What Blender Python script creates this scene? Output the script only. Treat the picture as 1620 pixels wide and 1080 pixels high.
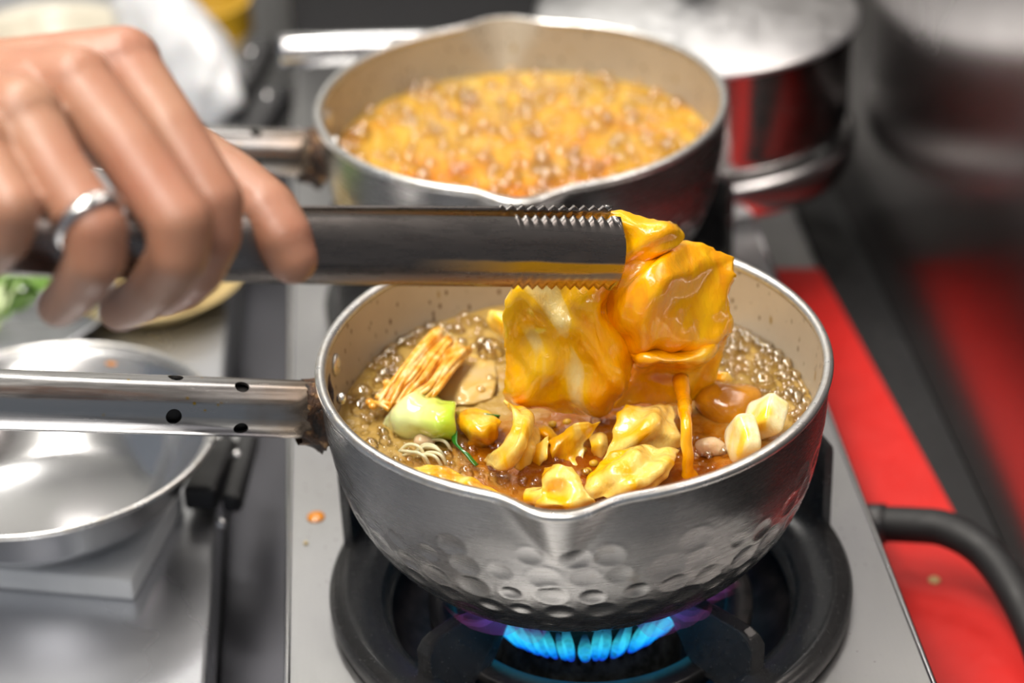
import bpy, bmesh, math, random
import numpy as np
from mathutils import Vector, noise as mnoise
rng = np.random.default_rng(7); random.seed(7)
for o in list(bpy.data.objects): bpy.data.objects.remove(o)
S = bpy.context.scene; COL = S.collection
# ------------------------------------------------------------------ camera
FPX = 3418.0
PITCH, YAW, ROLL = np.radians([30.63, 3.43, -2.52])
CAM = np.array([-.0715, -.7233, .5517])
FW = np.array([math.sin(YAW)*math.cos(PITCH), math.cos(YAW)*math.cos(PITCH), -math.sin(PITCH)])
_r = np.array([math.cos(YAW), -math.sin(YAW), 0.]); _u = np.cross(_r, FW)
RT, UP = _r*math.cos(ROLL)+_u*math.sin(ROLL), _u*math.cos(ROLL)-_r*math.sin(ROLL)
from mathutils import Matrix
cd = bpy.data.cameras.new('camera'); cam = bpy.data.objects.new('camera', cd); COL.objects.link(cam)
cd.sensor_width = 36; cd.lens = FPX/1620*36; cd.clip_start = .01
M4 = Matrix.Identity(4)
for i in range(3):
    M4[i][0] = RT[i]; M4[i][1] = UP[i]; M4[i][2] = -FW[i]; M4[i][3] = CAM[i]
cam.matrix_world = M4
cd.dof.use_dof = True; cd.dof.focus_distance = .815; cd.dof.aperture_fstop = 5.0
S.camera = cam
S.cycles.transparent_max_bounces = 24
# ------------------------------------------------------------------ world, lamps, exposure
W = bpy.data.worlds.new('kitchen_air'); S.world = W; W.use_nodes = True
W.node_tree.nodes['Background'].inputs[0].default_value = (.80, .88, 1, 1)
W.node_tree.nodes['Background'].inputs[1].default_value = .15
def area(name, loc, target, sx, sy, power, col):
    l = bpy.data.lights.new(name, 'AREA'); l.shape = 'RECTANGLE'; l.size = sx; l.size_y = sy; l.energy = power; l.color = col
    o = bpy.data.objects.new(name, l); COL.objects.link(o); o.location = loc
    o.rotation_euler = (Vector(target)-Vector(loc)).to_track_quat('-Z', 'Y').to_euler(); return o
area('ceiling_lamp', (-.45, .10, 1.40), (-.05, .08, 0), 1.2, .25, 21, (1, .94, .86))
area('ceiling_lamp', (.05, 1.05, 1.45), (0, 1.0, 0), 1.2, .22, 7, (1, .96, .90))
area('ceiling_lamp', (-.35, -.85, 1.40), (-.05, .0, 0), 1.2, .25, 10.5, (1, .95, .88))
S.view_settings.view_transform = 'Standard'; S.view_settings.look = 'None'
S.view_settings.exposure = .48; S.view_settings.gamma = 1; S.view_settings.use_curve_mapping = False

# ------------------------------------------------------------------ helpers
def ray(px, py): return (px-810)/FPX*RT+(540-py)/FPX*UP+FW
def Dp(px, py, d): return CAM+ray(px, py)*d                       # point at a distance
def Zp(px, py, z): r = ray(px, py); return CAM+r*((z-CAM[2])/r[2])  # point at a height
def Yp(px, py, y): r = ray(px, py); return CAM+r*((y-CAM[1])/r[1])  # point on an upright plane
def tag(o, label=None, cat=None, group=None, kind=None):
    if label: o['label'] = label
    if cat: o['category'] = cat
    if group: o['group'] = group
    if kind: o['kind'] = kind
    return o
def thing(name, loc, label, cat, group=None, kind=None, rz=0):
    o = bpy.data.objects.new(name, None); COL.objects.link(o); o.location = loc; o.rotation_euler = (0, 0, rz); o.empty_display_size = .02
    return tag(o, label, cat, group, kind)
def mesh(name, V, F, mats, parent=None, smooth=True, mi=None, local=False, uv=None):
    """V world coordinates (or local to the parent); a top-level mesh gets its origin at its base"""
    V = np.array(V, float)
    if parent is not None: off = np.zeros(3) if local else np.array(world_loc(parent))
    else: off = np.array([V[:, 0].mean(), V[:, 1].mean(), V[:, 2].min()]) if not local else np.zeros(3)
    me = bpy.data.meshes.new(name); me.from_pydata((V-off).tolist(), [], [tuple(f) for f in F])
    if not isinstance(mats, (list, tuple)): mats = [mats]
    for m in mats: me.materials.append(m)
    if mi is not None: me.polygons.foreach_set('material_index', np.array(mi, dtype=np.int32))
    if smooth: me.polygons.foreach_set('use_smooth', [True]*len(me.polygons))
    if uv is not None:
        lay = me.uv_layers.new(name='UVMap'); idx = np.empty(len(me.loops), dtype=np.int32); me.loops.foreach_get('vertex_index', idx)
        lay.data.foreach_set('uv', np.array(uv, dtype=np.float32)[idx].ravel())
    bm = bmesh.new(); bm.from_mesh(me); bmesh.ops.recalc_face_normals(bm, faces=bm.faces); bm.to_mesh(me); bm.free()
    me.update()
    o = bpy.data.objects.new(name, me); COL.objects.link(o)
    if parent is not None: o.parent = parent
    elif not local: o.location = off
    return o
def world_loc(o):
    l = Vector(o.location)
    while o.parent: o = o.parent; l += Vector(o.location)
    return l
def sharp(o, deg=35):
    me = o.data
    bm = bmesh.new(); bm.from_mesh(me)
    for e in bm.edges:
        if len(e.link_faces) == 2 and e.calc_face_angle(0) > math.radians(deg): e.smooth = False
    bm.to_mesh(me); bm.free(); return o
def bevel(o, w, seg=2):
    m = o.modifiers.new('bevel', 'BEVEL'); m.width = w; m.segments = seg; m.limit_method = 'ANGLE'; return o
def copy_tree(o, parent=None):
    c = o.copy(); COL.objects.link(c); c.parent = parent
    for ch in o.children: copy_tree(ch, c)
    return c
def lathe(prof, n=96, c=(0, 0, 0), closed=False, a0=0, a1=2*math.pi):
    prof = np.array(prof, float); full = abs(a1-a0-2*math.pi) < 1e-6
    th = np.linspace(a0, a1, n, endpoint=not full); k = len(prof)
    V = np.array([[c[0]+r*math.cos(t), c[1]+r*math.sin(t), c[2]+z] for t in th for r, z in prof]); F = []
    for i in range(n if full else n-1):
        j = (i+1) % n
        for q in range(k if closed else k-1):
            p = (q+1) % k
            F.append((i*k+q, j*k+q, j*k+p, i*k+p))
    return V, F
def tube(pts, rad, n=14, cap=True):
    P = np.array(pts, float); rad = np.broadcast_to(np.array(rad, float), (len(P),))
    T = np.gradient(P, axis=0); T /= np.linalg.norm(T, axis=1)[:, None]
    a = np.array([0, 0, 1.]) if abs(T[0][2]) < .9 else np.array([1., 0, 0])
    N = np.cross(T[0], a); N /= np.linalg.norm(N); V = []; F = []
    for i in range(len(P)):
        N = N-T[i]*(N@T[i]); N /= np.linalg.norm(N); B = np.cross(T[i], N)
        for k in range(n):
            t = 2*math.pi*k/n; V.append(P[i]+rad[i]*(math.cos(t)*N+math.sin(t)*B))
    for i in range(len(P)-1):
        for k in range(n):
            j = (k+1) % n; F.append((i*n+k, i*n+j, (i+1)*n+j, (i+1)*n+k))
    if cap: F.append(tuple(range(n))[::-1]); F.append(tuple((len(P)-1)*n+k for k in range(n)))
    return V, F
def spline(pts, m=10):
    P = np.array(pts, float); Q = np.vstack([2*P[0]-P[1], P, 2*P[-1]-P[-2]]); out = []
    for i in range(1, len(Q)-2):
        for t in np.linspace(0, 1, m, endpoint=False):
            a, b, c, d = Q[i-1:i+3]
            out.append(.5*((2*b)+(c-a)*t+(2*a-5*b+4*c-d)*t*t+(3*b-a-3*c+d)*t**3))
    out.append(P[-1]); return np.array(out)
def box(x0, x1, y0, y1, z0, z1):
    V = [(x, y, z) for z in (z0, z1) for y in (y0, y1) for x in (x0, x1)]
    return V, [(0, 2, 3, 1), (4, 5, 7, 6), (0, 1, 5, 4), (2, 6, 7, 3), (0, 4, 6, 2), (1, 3, 7, 5)]
def obox(c, ax, ay, az, sx, sy, sz):
    c = np.array(c, float); ax, ay, az = [np.array(a, float)/np.linalg.norm(a) for a in (ax, ay, az)]
    V = [c+ax*sx*i/2+ay*sy*j/2+az*sz*k/2 for k in (-1, 1) for j in (-1, 1) for i in (-1, 1)]
    return V, box(0, 1, 0, 1, 0, 1)[1]
def merge(*parts):
    V = []; F = []
    for v, f in parts:
        o = len(V); V += [tuple(p) for p in v]; F += [tuple(i+o for i in q) for q in f]
    return V, F
def ico(sub):
    bm = bmesh.new(); bmesh.ops.create_icosphere(bm, subdivisions=sub, radius=1)
    V = np.array([v.co[:] for v in bm.verts]); F = [tuple(v.index for v in f.verts) for f in bm.faces]; bm.free(); return V, F
ICO1, ICO2, ICO3, ICO4 = ico(1), ico(2), ico(3), ico(4)
def nz(p, s, seed=0): return mnoise.noise(Vector((p[0]*s+seed*7.3, p[1]*s-seed*3.1, p[2]*s+seed*1.7)))
def blob(c, rad, axes=None, namp=.1, ns=60, src=None, seed=0, sq=2.0):
    V0, F = src or ICO3; V = []
    A = np.eye(3) if axes is None else np.array([np.array(a)/np.linalg.norm(a) for a in axes])
    for v in V0:
        if sq != 2.0:
            l = (abs(v)**sq).sum()**(1/sq); v = v/l
        q = (v*np.array(rad))@A; p = np.array(c)+q
        V.append(p+q*namp*nz(p, ns, seed))
    return V, F
def cr(C, n):
    """resample control rows along axis 0 with a Catmull-Rom spline"""
    C = np.array(C, float); k = len(C); Q = np.concatenate([[2*C[0]-C[1]], C, [2*C[-1]-C[-2]]]); out = []
    for t in np.linspace(0, k-1, n):
        i = min(int(t), k-2); s = t-i; a, b, c, d = Q[i:i+4]
        out.append(.5*((2*b)+(c-a)*s+(2*a-5*b+4*c-d)*s*s+(3*b-a-3*c+d)*s**3))
    return np.array(out)
def sheet(ctrl, nu=36, nv=36, amp=.001, ns=90, seed=0, edge=.0015, thick=.0009, fold=None):
    """a soft leaf through a grid of control points, with thickness and frayed edges"""
    G = cr(ctrl, nu); G = np.swapaxes(cr(np.swapaxes(G, 0, 1), nv), 0, 1)
    du = np.gradient(G, axis=0); dv = np.gradient(G, axis=1); N = np.cross(du, dv); N /= (np.linalg.norm(N, axis=2, keepdims=True)+1e-12)
    H = G.copy()
    for i in range(nu):
        for j in range(nv):
            p = G[i, j]; a, b = i/(nu-1), j/(nv-1)
            H[i, j] = p+N[i, j]*(amp*nz(p, ns, seed)+amp*.5*nz(p, ns*2.3, seed+3)-.0003*abs(nz(p, 190, seed+6)))
            if fold:
                for fa, fu, fv, ph in fold:
                    q = math.sin(6.283*(fu*a+fv*b+ph)+2.2*nz(p, 45, seed+11)); H[i, j] += N[i, j]*fa*(q if q < 0 else q**.7)*min(1, 6*min(a, 1-a, b, 1-b)+.35)
            e = max(0, 1-min(a, 1-a, b, 1-b)*9)
            if e > 0:
                H[i, j] += (du[i, j]/np.linalg.norm(du[i, j])*nz(p, 260, seed+5)+dv[i, j]/np.linalg.norm(dv[i, j])*nz(p, 260, seed+8))*edge*e
    tk = np.array([[thick*(.45+.55*min(1, 8*min(i/(nu-1), 1-i/(nu-1), j/(nv-1), 1-j/(nv-1)))) for j in range(nv)] for i in range(nu)])[..., None]
    A = (H+N*tk/2).reshape(-1, 3); B = (H-N*tk/2).reshape(-1, 3); V = np.vstack([A, B]); n = nu*nv; F = []
    for i in range(nu-1):
        for j in range(nv-1):
            a, b, c, d = i*nv+j, (i+1)*nv+j, (i+1)*nv+j+1, i*nv+j+1
            F.append((a, b, c, d)); F.append((n+a, n+d, n+c, n+b))
    ring = [(i, 0) for i in range(nu)]+[(nu-1, j) for j in range(1, nv)]+[(i, nv-1) for i in range(nu-2, -1, -1)]+[(0, j) for j in range(nv-2, 0, -1)]
    for k in range(len(ring)):
        a = ring[k][0]*nv+ring[k][1]; b = ring[(k+1) % len(ring)]; b = b[0]*nv+b[1]
        F.append((a, n+a, n+b, b))
    return V, F

# ------------------------------------------------------------------ materials
class NB:
    def __init__(s, name):
        s.m = bpy.data.materials.new(name); s.m.use_nodes = True; s.t = s.m.node_tree; s.b = s.t.nodes['Principled BSDF']; s.out = s.t.nodes['Material Output']
        s.tc = s.t.nodes.new('ShaderNodeTexCoord')
    def n(s, typ, **k):
        x = s.t.nodes.new(typ)
        for a, v in k.items(): setattr(x, a, v)
        return x
    def link(s, a, b): s.t.links.new(a, b)
    def map(s, scale=(1, 1, 1), loc=(0, 0, 0), src='Object'):
        m = s.n('ShaderNodeMapping'); m.inputs['Scale'].default_value = scale; m.inputs['Location'].default_value = loc
        s.link(s.tc.outputs[src], m.inputs[0]); return m.outputs[0]
    def noise(s, scale, detail=3, rough=.5, vec=None, dist=0):
        x = s.n('ShaderNodeTexNoise'); x.inputs['Scale'].default_value = scale; x.inputs['Detail'].default_value = detail
        x.inputs['Roughness'].default_value = rough; x.inputs['Distortion'].default_value = dist
        s.link(vec if vec is not None else s.tc.outputs['Object'], x.inputs['Vector']); return x.outputs['Fac']
    def voro(s, scale, feature='F1', vec=None, out='Distance'):
        x = s.n('ShaderNodeTexVoronoi'); x.feature = feature; x.inputs['Scale'].default_value = scale
        s.link(vec if vec is not None else s.tc.outputs['Object'], x.inputs['Vector']); return x.outputs[out]
    def ramp(s, fac, stops, interp='LINEAR'):
        x = s.n('ShaderNodeValToRGB'); e = x.color_ramp.elements; x.color_ramp.interpolation = interp
        while len(e) < len(stops): e.new(.5)
        for q, (p, c) in zip(e, stops): q.position = p; q.color = (*c, 1) if len(c) == 3 else c
        s.link(fac, x.inputs[0]); return x.outputs[0]
    def val(s, fac, a, b, c=0., d=1.):
        x = s.n('ShaderNodeMapRange'); s.link(fac, x.inputs[0])
        for i, v in enumerate((a, b, c, d)): x.inputs[1+i].default_value = v
        return x.outputs[0]
    def mix(s, fac, a, b, mode='MIX'):
        x = s.n('ShaderNodeMix', data_type='RGBA', blend_type=mode)
        for i, v in ((0, fac), (6, a), (7, b)):
            if isinstance(v, (int, float)): x.inputs[i].default_value = v
            elif isinstance(v, tuple): x.inputs[i].default_value = (*v, 1)
            else: s.link(v, x.inputs[i])
        return x.outputs[2]
    def math(s, op, a, b=0.):
        x = s.n('ShaderNodeMath', operation=op)
        for i, v in enumerate((a, b)):
            if isinstance(v, (int, float)): x.inputs[i].default_value = v
            else: s.link(v, x.inputs[i])
        return x.outputs[0]
    def sep(s, src='Object'):
        x = s.n('ShaderNodeSeparateXYZ'); s.link(s.tc.outputs[src], x.inputs[0]); return x.outputs
    def set(s, **k):
        al = dict(col='Base Color', metal='Metallic', rough='Roughness', spec='Specular IOR Level', coat='Coat Weight', coatr='Coat Roughness', sss='Subsurface Weight', aniso='Anisotropic', trans='Transmission Weight', ior='IOR', alpha='Alpha', emit='Emission Color', emits='Emission Strength', sheen='Sheen Weight')
        for a, v in k.items():
            i = s.b.inputs[al[a]]
            if isinstance(v, (int, float)): i.default_value = v
            elif isinstance(v, tuple): i.default_value = (*v, 1)
            else: s.link(v, i)
        return s
    def bump(s, h, strength=.3, dist=.001):
        x = s.n('ShaderNodeBump'); x.inputs['Strength'].default_value = strength; x.inputs['Distance'].default_value = dist
        s.link(h, x.inputs['Height']); s.link(x.outputs[0], s.b.inputs['Normal']); return s
    def sssr(s, scale, rad=(1, .4, .2)):
        s.b.inputs['Subsurface Scale'].default_value = scale; s.b.inputs['Subsurface Radius'].default_value = rad; return s
def plain(name, col, rough=.5, metal=0., **k):
    b = NB(name); n = b.noise(40, 4); b.set(col=b.mix(b.val(n, .3, .7, 0, .35), col, tuple(c*.72 for c in col)), metal=metal, rough=b.val(b.noise(90, 3), .3, .7, max(rough-.06, .02), rough+.08), **k); return b.m
MT = {}
# brushed stainless of the stove
b = NB('brushed_steel'); br = b.noise(90, 4, .6, b.map((14, .6, 1))); bl = b.noise(9, 4)
spk = b.math('MULTIPLY', b.val(b.voro(260), .05, .16, 1, 0), b.val(b.noise(24, 2), .52, .62))
c1 = b.mix(b.val(bl, .3, .7), (.39, .39, .385), (.32, .32, .33))
b.set(col=b.mix(spk, c1, (.09, .075, .06)), metal=.92, rough=b.math('ADD', b.val(br, .3, .7, .30, .40), b.val(bl, .4, .7, 0, .08))).bump(br, .05, .0004); MT['steel'] = b.m
b = NB('counter_steel'); br = b.noise(60, 3, .6, b.map((1, 10, 1))); bl = b.noise(6, 4)
b.set(col=b.mix(b.val(bl, .3, .7), (.68, .69, .72), (.58, .59, .62)), metal=.9, rough=b.val(bl, .3, .7, .22, .36)).bump(br, .03, .0003); MT['counter'] = b.m
b = NB('channel_steel'); bl = b.noise(6, 4); b.set(col=b.mix(bl, (.16, .16, .18), (.10, .10, .115)), metal=.9, rough=.28); MT['channel'] = b.m
b = NB('wall_steel'); br = b.noise(40, 3, .6, b.map((1, 1, 12))); bl = b.noise(3, 4)
b.set(col=b.mix(b.val(bl, .3, .7), (.36, .335, .33), (.26, .24, .24)), metal=1., rough=b.val(bl, .3, .7, .20, .32)).bump(br, .04, .0003); MT['wall'] = b.m
# hammered aluminium pan, outside and stained inside
b = NB('pan_aluminium'); br = b.noise(70, 4, .6, b.map((1, 1, 14))); bl = b.noise(22, 5)
st = b.math('MULTIPLY', b.val(b.noise(34, 5, .65), .60, .74), .5)
b.set(col=b.mix(st, b.mix(b.val(bl, .35, .7), (.39, .385, .38), (.33, .32, .315)), (.22, .16, .09)), metal=.96, rough=b.val(br, .3, .7, .24, .30)).bump(br, .015, .0003); MT['alu'] = b.m
b = NB('pan_rim'); bl = b.noise(180, 4)
b.set(col=b.mix(b.val(bl, .4, .75), (.78, .78, .77), (.55, .52, .47)), metal=.95, rough=b.val(bl, .3, .7, .24, .40)).bump(bl, .25, .0005); MT['rim'] = b.m
b = NB('pan_inside'); bl = b.noise(18, 5, .6)
z = b.sep()[2]
sp1 = b.math('MULTIPLY', b.val(b.voro(230, vec=b.map((1, 1, .55))), .12, .22, 1, 0), b.val(b.noise(45, 3), .42, .50))
sp2 = b.math('MULTIPLY', b.val(b.voro(130, vec=b.map((1, 1, .4), (.3, .1, 0))), .10, .17, 1, 0), b.val(b.noise(60, 2, vec=b.map((1, 1, 1), (2, 3, 1))), .42, .52))
c = b.mix(b.val(bl, .3, .7), (.52, .455, .355), (.43, .365, .275))
c = b.mix(b.math('MULTIPLY', sp2, .85), c, (.30, .18, .02)); c = b.mix(b.math('MULTIPLY', sp1, .85), c, (.12, .07, .03))
b.set(col=c, metal=.35, rough=b.val(bl, .3, .7, .38, .52)).bump(b.noise(300, 3), .05, .0004); MT['inside'] = b.m
# handle: steel turning brown and sooty towards the pan (local x runs along the handle from the pan at 0)
b = NB('handle_steel'); xs = b.sep(); br = b.noise(60, 4, .6, b.map((1, 9, 9))); nn = b.noise(75, 5, .65)
t = b.math('ADD', xs[0], b.math('MULTIPLY', b.math('SUBTRACT', nn, .5), .04))
brown = b.val(t, -.035, -.004); soot = b.math('MULTIPLY', b.val(b.math('ADD', t, b.math('MULTIPLY', xs[2], -.45)), -.010, -.001), 1)
c = b.mix(b.math('MULTIPLY', brown, .75), (.46, .455, .45), (.30, .18, .08)); c = b.mix(soot, c, (.025, .017, .012))
drop = b.math('MULTIPLY', b.val(b.voro(150), .08, .14, 1, 0), b.val(b.noise(50, 2), .56, .62)); c = b.mix(drop, c, (.55, .33, .02))
b.set(col=c, metal=b.val(soot, 0, 1, .95, .1), rough=b.math('ADD', b.val(br, .3, .7, .16, .28), b.math('MULTIPLY', soot, .4))).bump(nn, .08, .0005); MT['handle'] = b.m
b = NB('soot'); nn = b.noise(180, 5, .7)
b.set(col=b.ramp(nn, [(.40, (.018, .012, .009)), (.56, (.10, .045, .02)), (.68, (.42, .24, .10))]), metal=.3, rough=.5).bump(nn, .8, .002); MT['soot'] = b.m
b = NB('cast_iron'); nn = b.noise(420, 5, .7); n2 = b.noise(1300, 4, .7)
b.set(col=b.mix(b.val(nn, .35, .7), (.005, .005, .006), (.018, .017, .017)), metal=.2, rough=b.val(nn, .3, .7, .12, .30), spec=1.0, coat=.6, coatr=.16).bump(b.math('ADD', nn, b.math('MULTIPLY', n2, .5)), 1, .0022); MT['iron'] = b.m
b = NB('enamel_bowl'); nn = b.noise(80, 5, .6)
b.set(col=b.mix(b.val(nn, .4, .7), (.05, .05, .052), (.11, .10, .095)), metal=.7, rough=b.val(nn, .3, .7, .28, .5)).bump(nn, .2, .001); MT['dish'] = b.m
b = NB('burner_brass'); nn = b.noise(200, 5, .6)
b.set(col=b.mix(b.val(nn, .4, .65), (.05, .045, .03), (.16, .15, .12)), metal=.6, rough=.5).bump(nn, .5, .001); MT['burner'] = b.m
MT['black'] = plain('black_rubber', (.010, .010, .011), .58)
MT['blackplastic'] = plain('black_plastic', (.03, .03, .032), .32)
MT['hole'] = plain('dark_opening', (.01, .009, .008), .6)
MT['red'] = plain('red_plastic', (.60, .018, .014), .45)
b = NB('polished_steel'); bl = b.noise(14, 4); b.set(col=b.mix(bl, (.80, .80, .81), (.68, .68, .69)), metal=1., rough=b.val(bl, .3, .7, .15, .22)); MT['chrome'] = b.m
MT['steeldark'] = plain('pot_steel', (.50, .47, .46), .16, 1.)
MT['tongs'] = None
b = NB('tong_steel'); xs = b.sep(); br = b.noise(50, 4, .6, b.map((1, 9, 9))); nn = b.noise(40, 4, .6, b.map((.25, 1, 1)))
sauce = b.math('MULTIPLY', b.val(b.math('ADD', xs[2], b.math('MULTIPLY', b.math('SUBTRACT', nn, .5), .006)), -.0036, -.0026, 1, 0), b.val(b.math('ADD', xs[2], b.math('MULTIPLY', b.math('SUBTRACT', nn, .5), .006)), -.0075, -.0065))
sauce = b.math('MULTIPLY', sauce, b.val(xs[0], -.10, -.05)); low = b.math('MULTIPLY', b.val(xs[2], -.0092, -.0105), b.val(xs[0], -.07, -.03))
c = b.mix(b.math('MULTIPLY', b.math('MAXIMUM', sauce, low), 1), (.27, .255, .245), (.62, .31, .008))
b.set(col=c, metal=b.val(b.math('MAXIMUM', sauce, low), 0, 1, .95, .3), rough=b.val(br, .3, .7, .22, .36)); MT['tongs'] = b.m
# food
def leafmat(name, pale, amber, deep, sc=28, lo=.40, hi=.62, seed=0, sss=.25, rot=(0, .7, 0)):
    b = NB(name); m = b.n('ShaderNodeMapping'); m.inputs['Scale'].default_value = (1, 1, .38); m.inputs['Rotation'].default_value = rot; m.inputs['Location'].default_value = (seed*.37, seed*.11, seed*.23)
    b.link(b.tc.outputs['Object'], m.inputs[0]); v = m.outputs[0]; n1 = b.noise(sc, 3, .5, v, .9); n2 = b.noise(sc*3.6, 4, .6, v, 1.4)
    c = b.ramp(n1, [(lo-.08, pale), (lo+.05, tuple((p*.45+a*.55) for p, a in zip(pale, amber))), (hi-.06, amber), (hi+.10, deep)])
    c = b.mix(b.val(n2, .45, .70, 0, .5), c, amber); n3 = b.noise(420, 4, .62, v, .6); vein = b.voro(70, 'DISTANCE_TO_EDGE', v)
    h = b.math('ADD', b.math('ADD', b.math('MULTIPLY', n2, .8), b.math('MULTIPLY', n3, .75)), b.math('MULTIPLY', b.val(vein, 0, .12), .22))
    b.set(col=c, rough=b.val(n3, .3, .7, .10, .20), sss=sss, coat=.9, coatr=.03, spec=.5).sssr(.005, (1, .8, .3)).bump(h, .28, .0020); return b.m
MT['leaf_lift'] = leafmat('cabbage_saucy', (1, .78, .20), (1, .51, .0), (.96, .34, .0), 34, .36, .52, 1, .2)
MT['leaf_lift2'] = leafmat('cabbage_saucy_pale', (1, .84, .40), (1, .53, .0), (.98, .38, .0), 30, .42, .56, 9, .2)
MT['leaf_deep'] = leafmat('cabbage_soaked', (1, .60, .04), (.98, .42, .0), (.80, .24, .0), 32, .38, .56, 7, .2)
MT['leaf'] = leafmat('cabbage_yellow', (1, .78, .24), (1, .51, .004), (.88, .32, .0), 48, .40, .56, 2, .22)
MT['leafb'] = leafmat('cabbage_green_yellow', (.98, .78, .24), (.96, .52, .01), (.78, .29, .0), 54, .40, .56, 5, .22)
MT['stem'] = leafmat('cabbage_stem', (.96, .88, .58), (.96, .66, .08), (.95, .50, .01), 40, .54, .70, 3, .35)
b = NB('bok_choy_stem'); y = b.sep(); n1 = b.noise(30, 3)
b.set(col=b.ramp(b.math('ADD', b.val(y[0], -.016, .014), b.math('MULTIPLY', b.math('SUBTRACT', n1, .5), .5)), [(.1, (.80, .92, .46)), (.5, (.80, .92, .36)), (.95, (.58, .80, .05))]), rough=.16, sss=.35, coat=.6, coatr=.06).sssr(.004, (.6, 1, .3)).bump(b.noise(90, 3), .15, .001); MT['bok'] = b.m
MT['greenleaf'] = plain('green_leaf', (.015, .16, .012), .2, coat=.5)
b = NB('enoki'); n1 = b.noise(160, 3)
b.set(col=b.ramp(n1, [(.32, (.92, .68, .32)), (.48, (.90, .45, .06)), (.66, (.74, .26, .008))]), rough=.25, sss=.3, coat=.4).sssr(.003, (1, .6, .2)); MT['enoki'] = b.m
b = NB('noodle'); b.set(col=(.92, .78, .45), rough=.15, sss=.3, coat=.3); MT['noodle'] = b.m
b = NB('brown_mushroom'); n1 = b.noise(70, 4)
b.set(col=b.ramp(n1, [(.35, (.40, .14, .004)), (.6, (.66, .27, .006)), (.8, (.80, .42, .03))]), rough=.14, sss=.15, coat=.7, coatr=.05).sssr(.003).bump(n1, .5, .002); MT['mushroom'] = b.m
b = NB('radish'); n1 = b.noise(60, 4); b.set(col=b.ramp(n1, [(.35, (.56, .42, .20)), (.65, (.62, .40, .10))]), rough=.12, sss=.3).sssr(.004, (1, .8, .4)).bump(n1, .2, .001); MT['radish'] = b.m
b = NB('meat'); n1 = b.noise(120, 4)
b.set(col=b.ramp(n1, [(.35, (.62, .36, .20)), (.65, (.80, .58, .36))]), rough=.25, sss=.2).bump(n1, .6, .002); MT['meat'] = b.m
def brothmat(name, clear, mid, red, ox, oy, rad, sc):
    b = NB(name); x = b.sep(); n1 = b.noise(sc, 5, .6, dist=.8); n2 = b.noise(sc*4, 4, .65)
    dx = b.math('SUBTRACT', x[0], ox); dy = b.math('SUBTRACT', x[1], oy)
    d = b.math('SQRT', b.math('ADD', b.math('MULTIPLY', dx, dx), b.math('MULTIPLY', dy, dy)))
    f = b.math('ADD', b.math('DIVIDE', d, rad), b.math('MULTIPLY', b.math('SUBTRACT', n1, .5), 1.3))
    c = b.ramp(f, [(.25, red), (.55, mid), (.85, clear)])
    c = b.mix(b.val(n2, .50, .72, 0, .3), c, tuple(q*1.3 for q in clear))
    b.set(col=c, rough=b.val(n2, .3, .7, .04, .14), spec=.35).bump(b.math('ADD', n1, b.math('MULTIPLY', n2, .8)), .5, .003); return b.m
MT['broth'] = brothmat('brown_broth', (.40, .255, .066), (.37, .125, .004), (.25, .052, .0), .015, -.045, .095, 42)
b = NB('orange_broth'); n1 = b.noise(34, 5, .6, dist=1); n2 = b.noise(150, 5, .7); yy = b.sep()
c = b.ramp(b.math('ADD', n1, b.math('MULTIPLY', yy[1], 2.2)), [(.26, (.74, .18, .0)), (.40, (.68, .29, .002)), (.58, (.60, .33, .010)), (.82, (.54, .36, .07))])
c = b.mix(b.val(n2, .46, .68, 0, .6), c, (.72, .47, .09))
b.set(col=c, rough=.08, coat=.25, coatr=.04).bump(n2, .8, .005); MT['broth2'] = b.m
def bubblemat(name, tint, k):
    b = NB(name); fr = b.n('ShaderNodeFresnel'); fr.inputs[0].default_value = 1.33
    tr = b.n('ShaderNodeBsdfTransparent'); tr.inputs[0].default_value = (*tint, 1); gl = b.n('ShaderNodeBsdfGlossy'); gl.inputs[1].default_value = .03; gl.inputs[0].default_value = (1, .95, .85, 1)
    mx = b.n('ShaderNodeMixShader'); f = b.math('ADD', b.math('MULTIPLY', fr.outputs[0], k), .10)
    b.link(f, mx.inputs[0]); b.link(tr.outputs[0], mx.inputs[1]); b.link(gl.outputs[0], mx.inputs[2]); b.link(mx.outputs[0], b.out.inputs[0]); return b.m
MT['bubble'] = bubblemat('broth_bubble', (.985, .96, .88), .8)
MT['bubble2'] = bubblemat('orange_bubble', (.99, .95, .85), .8)
# skin
b = NB('skin'); n1 = b.noise(22, 4); n2 = b.noise(220, 4, .6); n3 = b.noise(60, 3)
c = b.mix(b.val(n1, .35, .68), (.36, .19, .118), (.35, .15, .096)); c = b.mix(b.val(n3, .5, .75, 0, .35), c, (.28, .115, .055))
b.set(col=c, rough=b.val(n2, .3, .7, .38, .52), sss=.25, spec=.45).sssr(.006, (1, .35, .2)).bump(n2, .22, .001); MT['skin'] = b.m
MT['nail'] = plain('nail', (.60, .36, .28), .25, coat=.4)
MT['silver'] = plain('silver', (.85, .85, .84), .2, 1.)
MT['lid'] = plain('satin_lid', (.88, .88, .89), .34, 1.)
MT['white'] = plain('white_board', (.86, .88, .90), .45)
b = NB('white_bag'); n1 = b.noise(30, 4)
b.set(col=b.mix(b.val(n1, .3, .7), (.72, .73, .75), (.55, .56, .58)), rough=.4, sss=.2).sssr(.01); MT['bag'] = b.m
MT['cream'] = plain('cream_ceramic', (.62, .58, .48), .25)
MT['yellow'] = plain('yellow_plastic', (.62, .36, .02), .4)
MT['greens'] = plain('salad_green', (.20, .36, .08), .35)
MT['greens2'] = plain('salad_pale', (.50, .60, .32), .35)
MT['tan'] = plain('tan_food', (.58, .44, .20), .5)
MT['dark'] = plain('dark_panel', (.03, .03, .032), .4)
MT['orange'] = plain('orange_sauce', (.70, .24, .01), .15, coat=.5)
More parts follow.
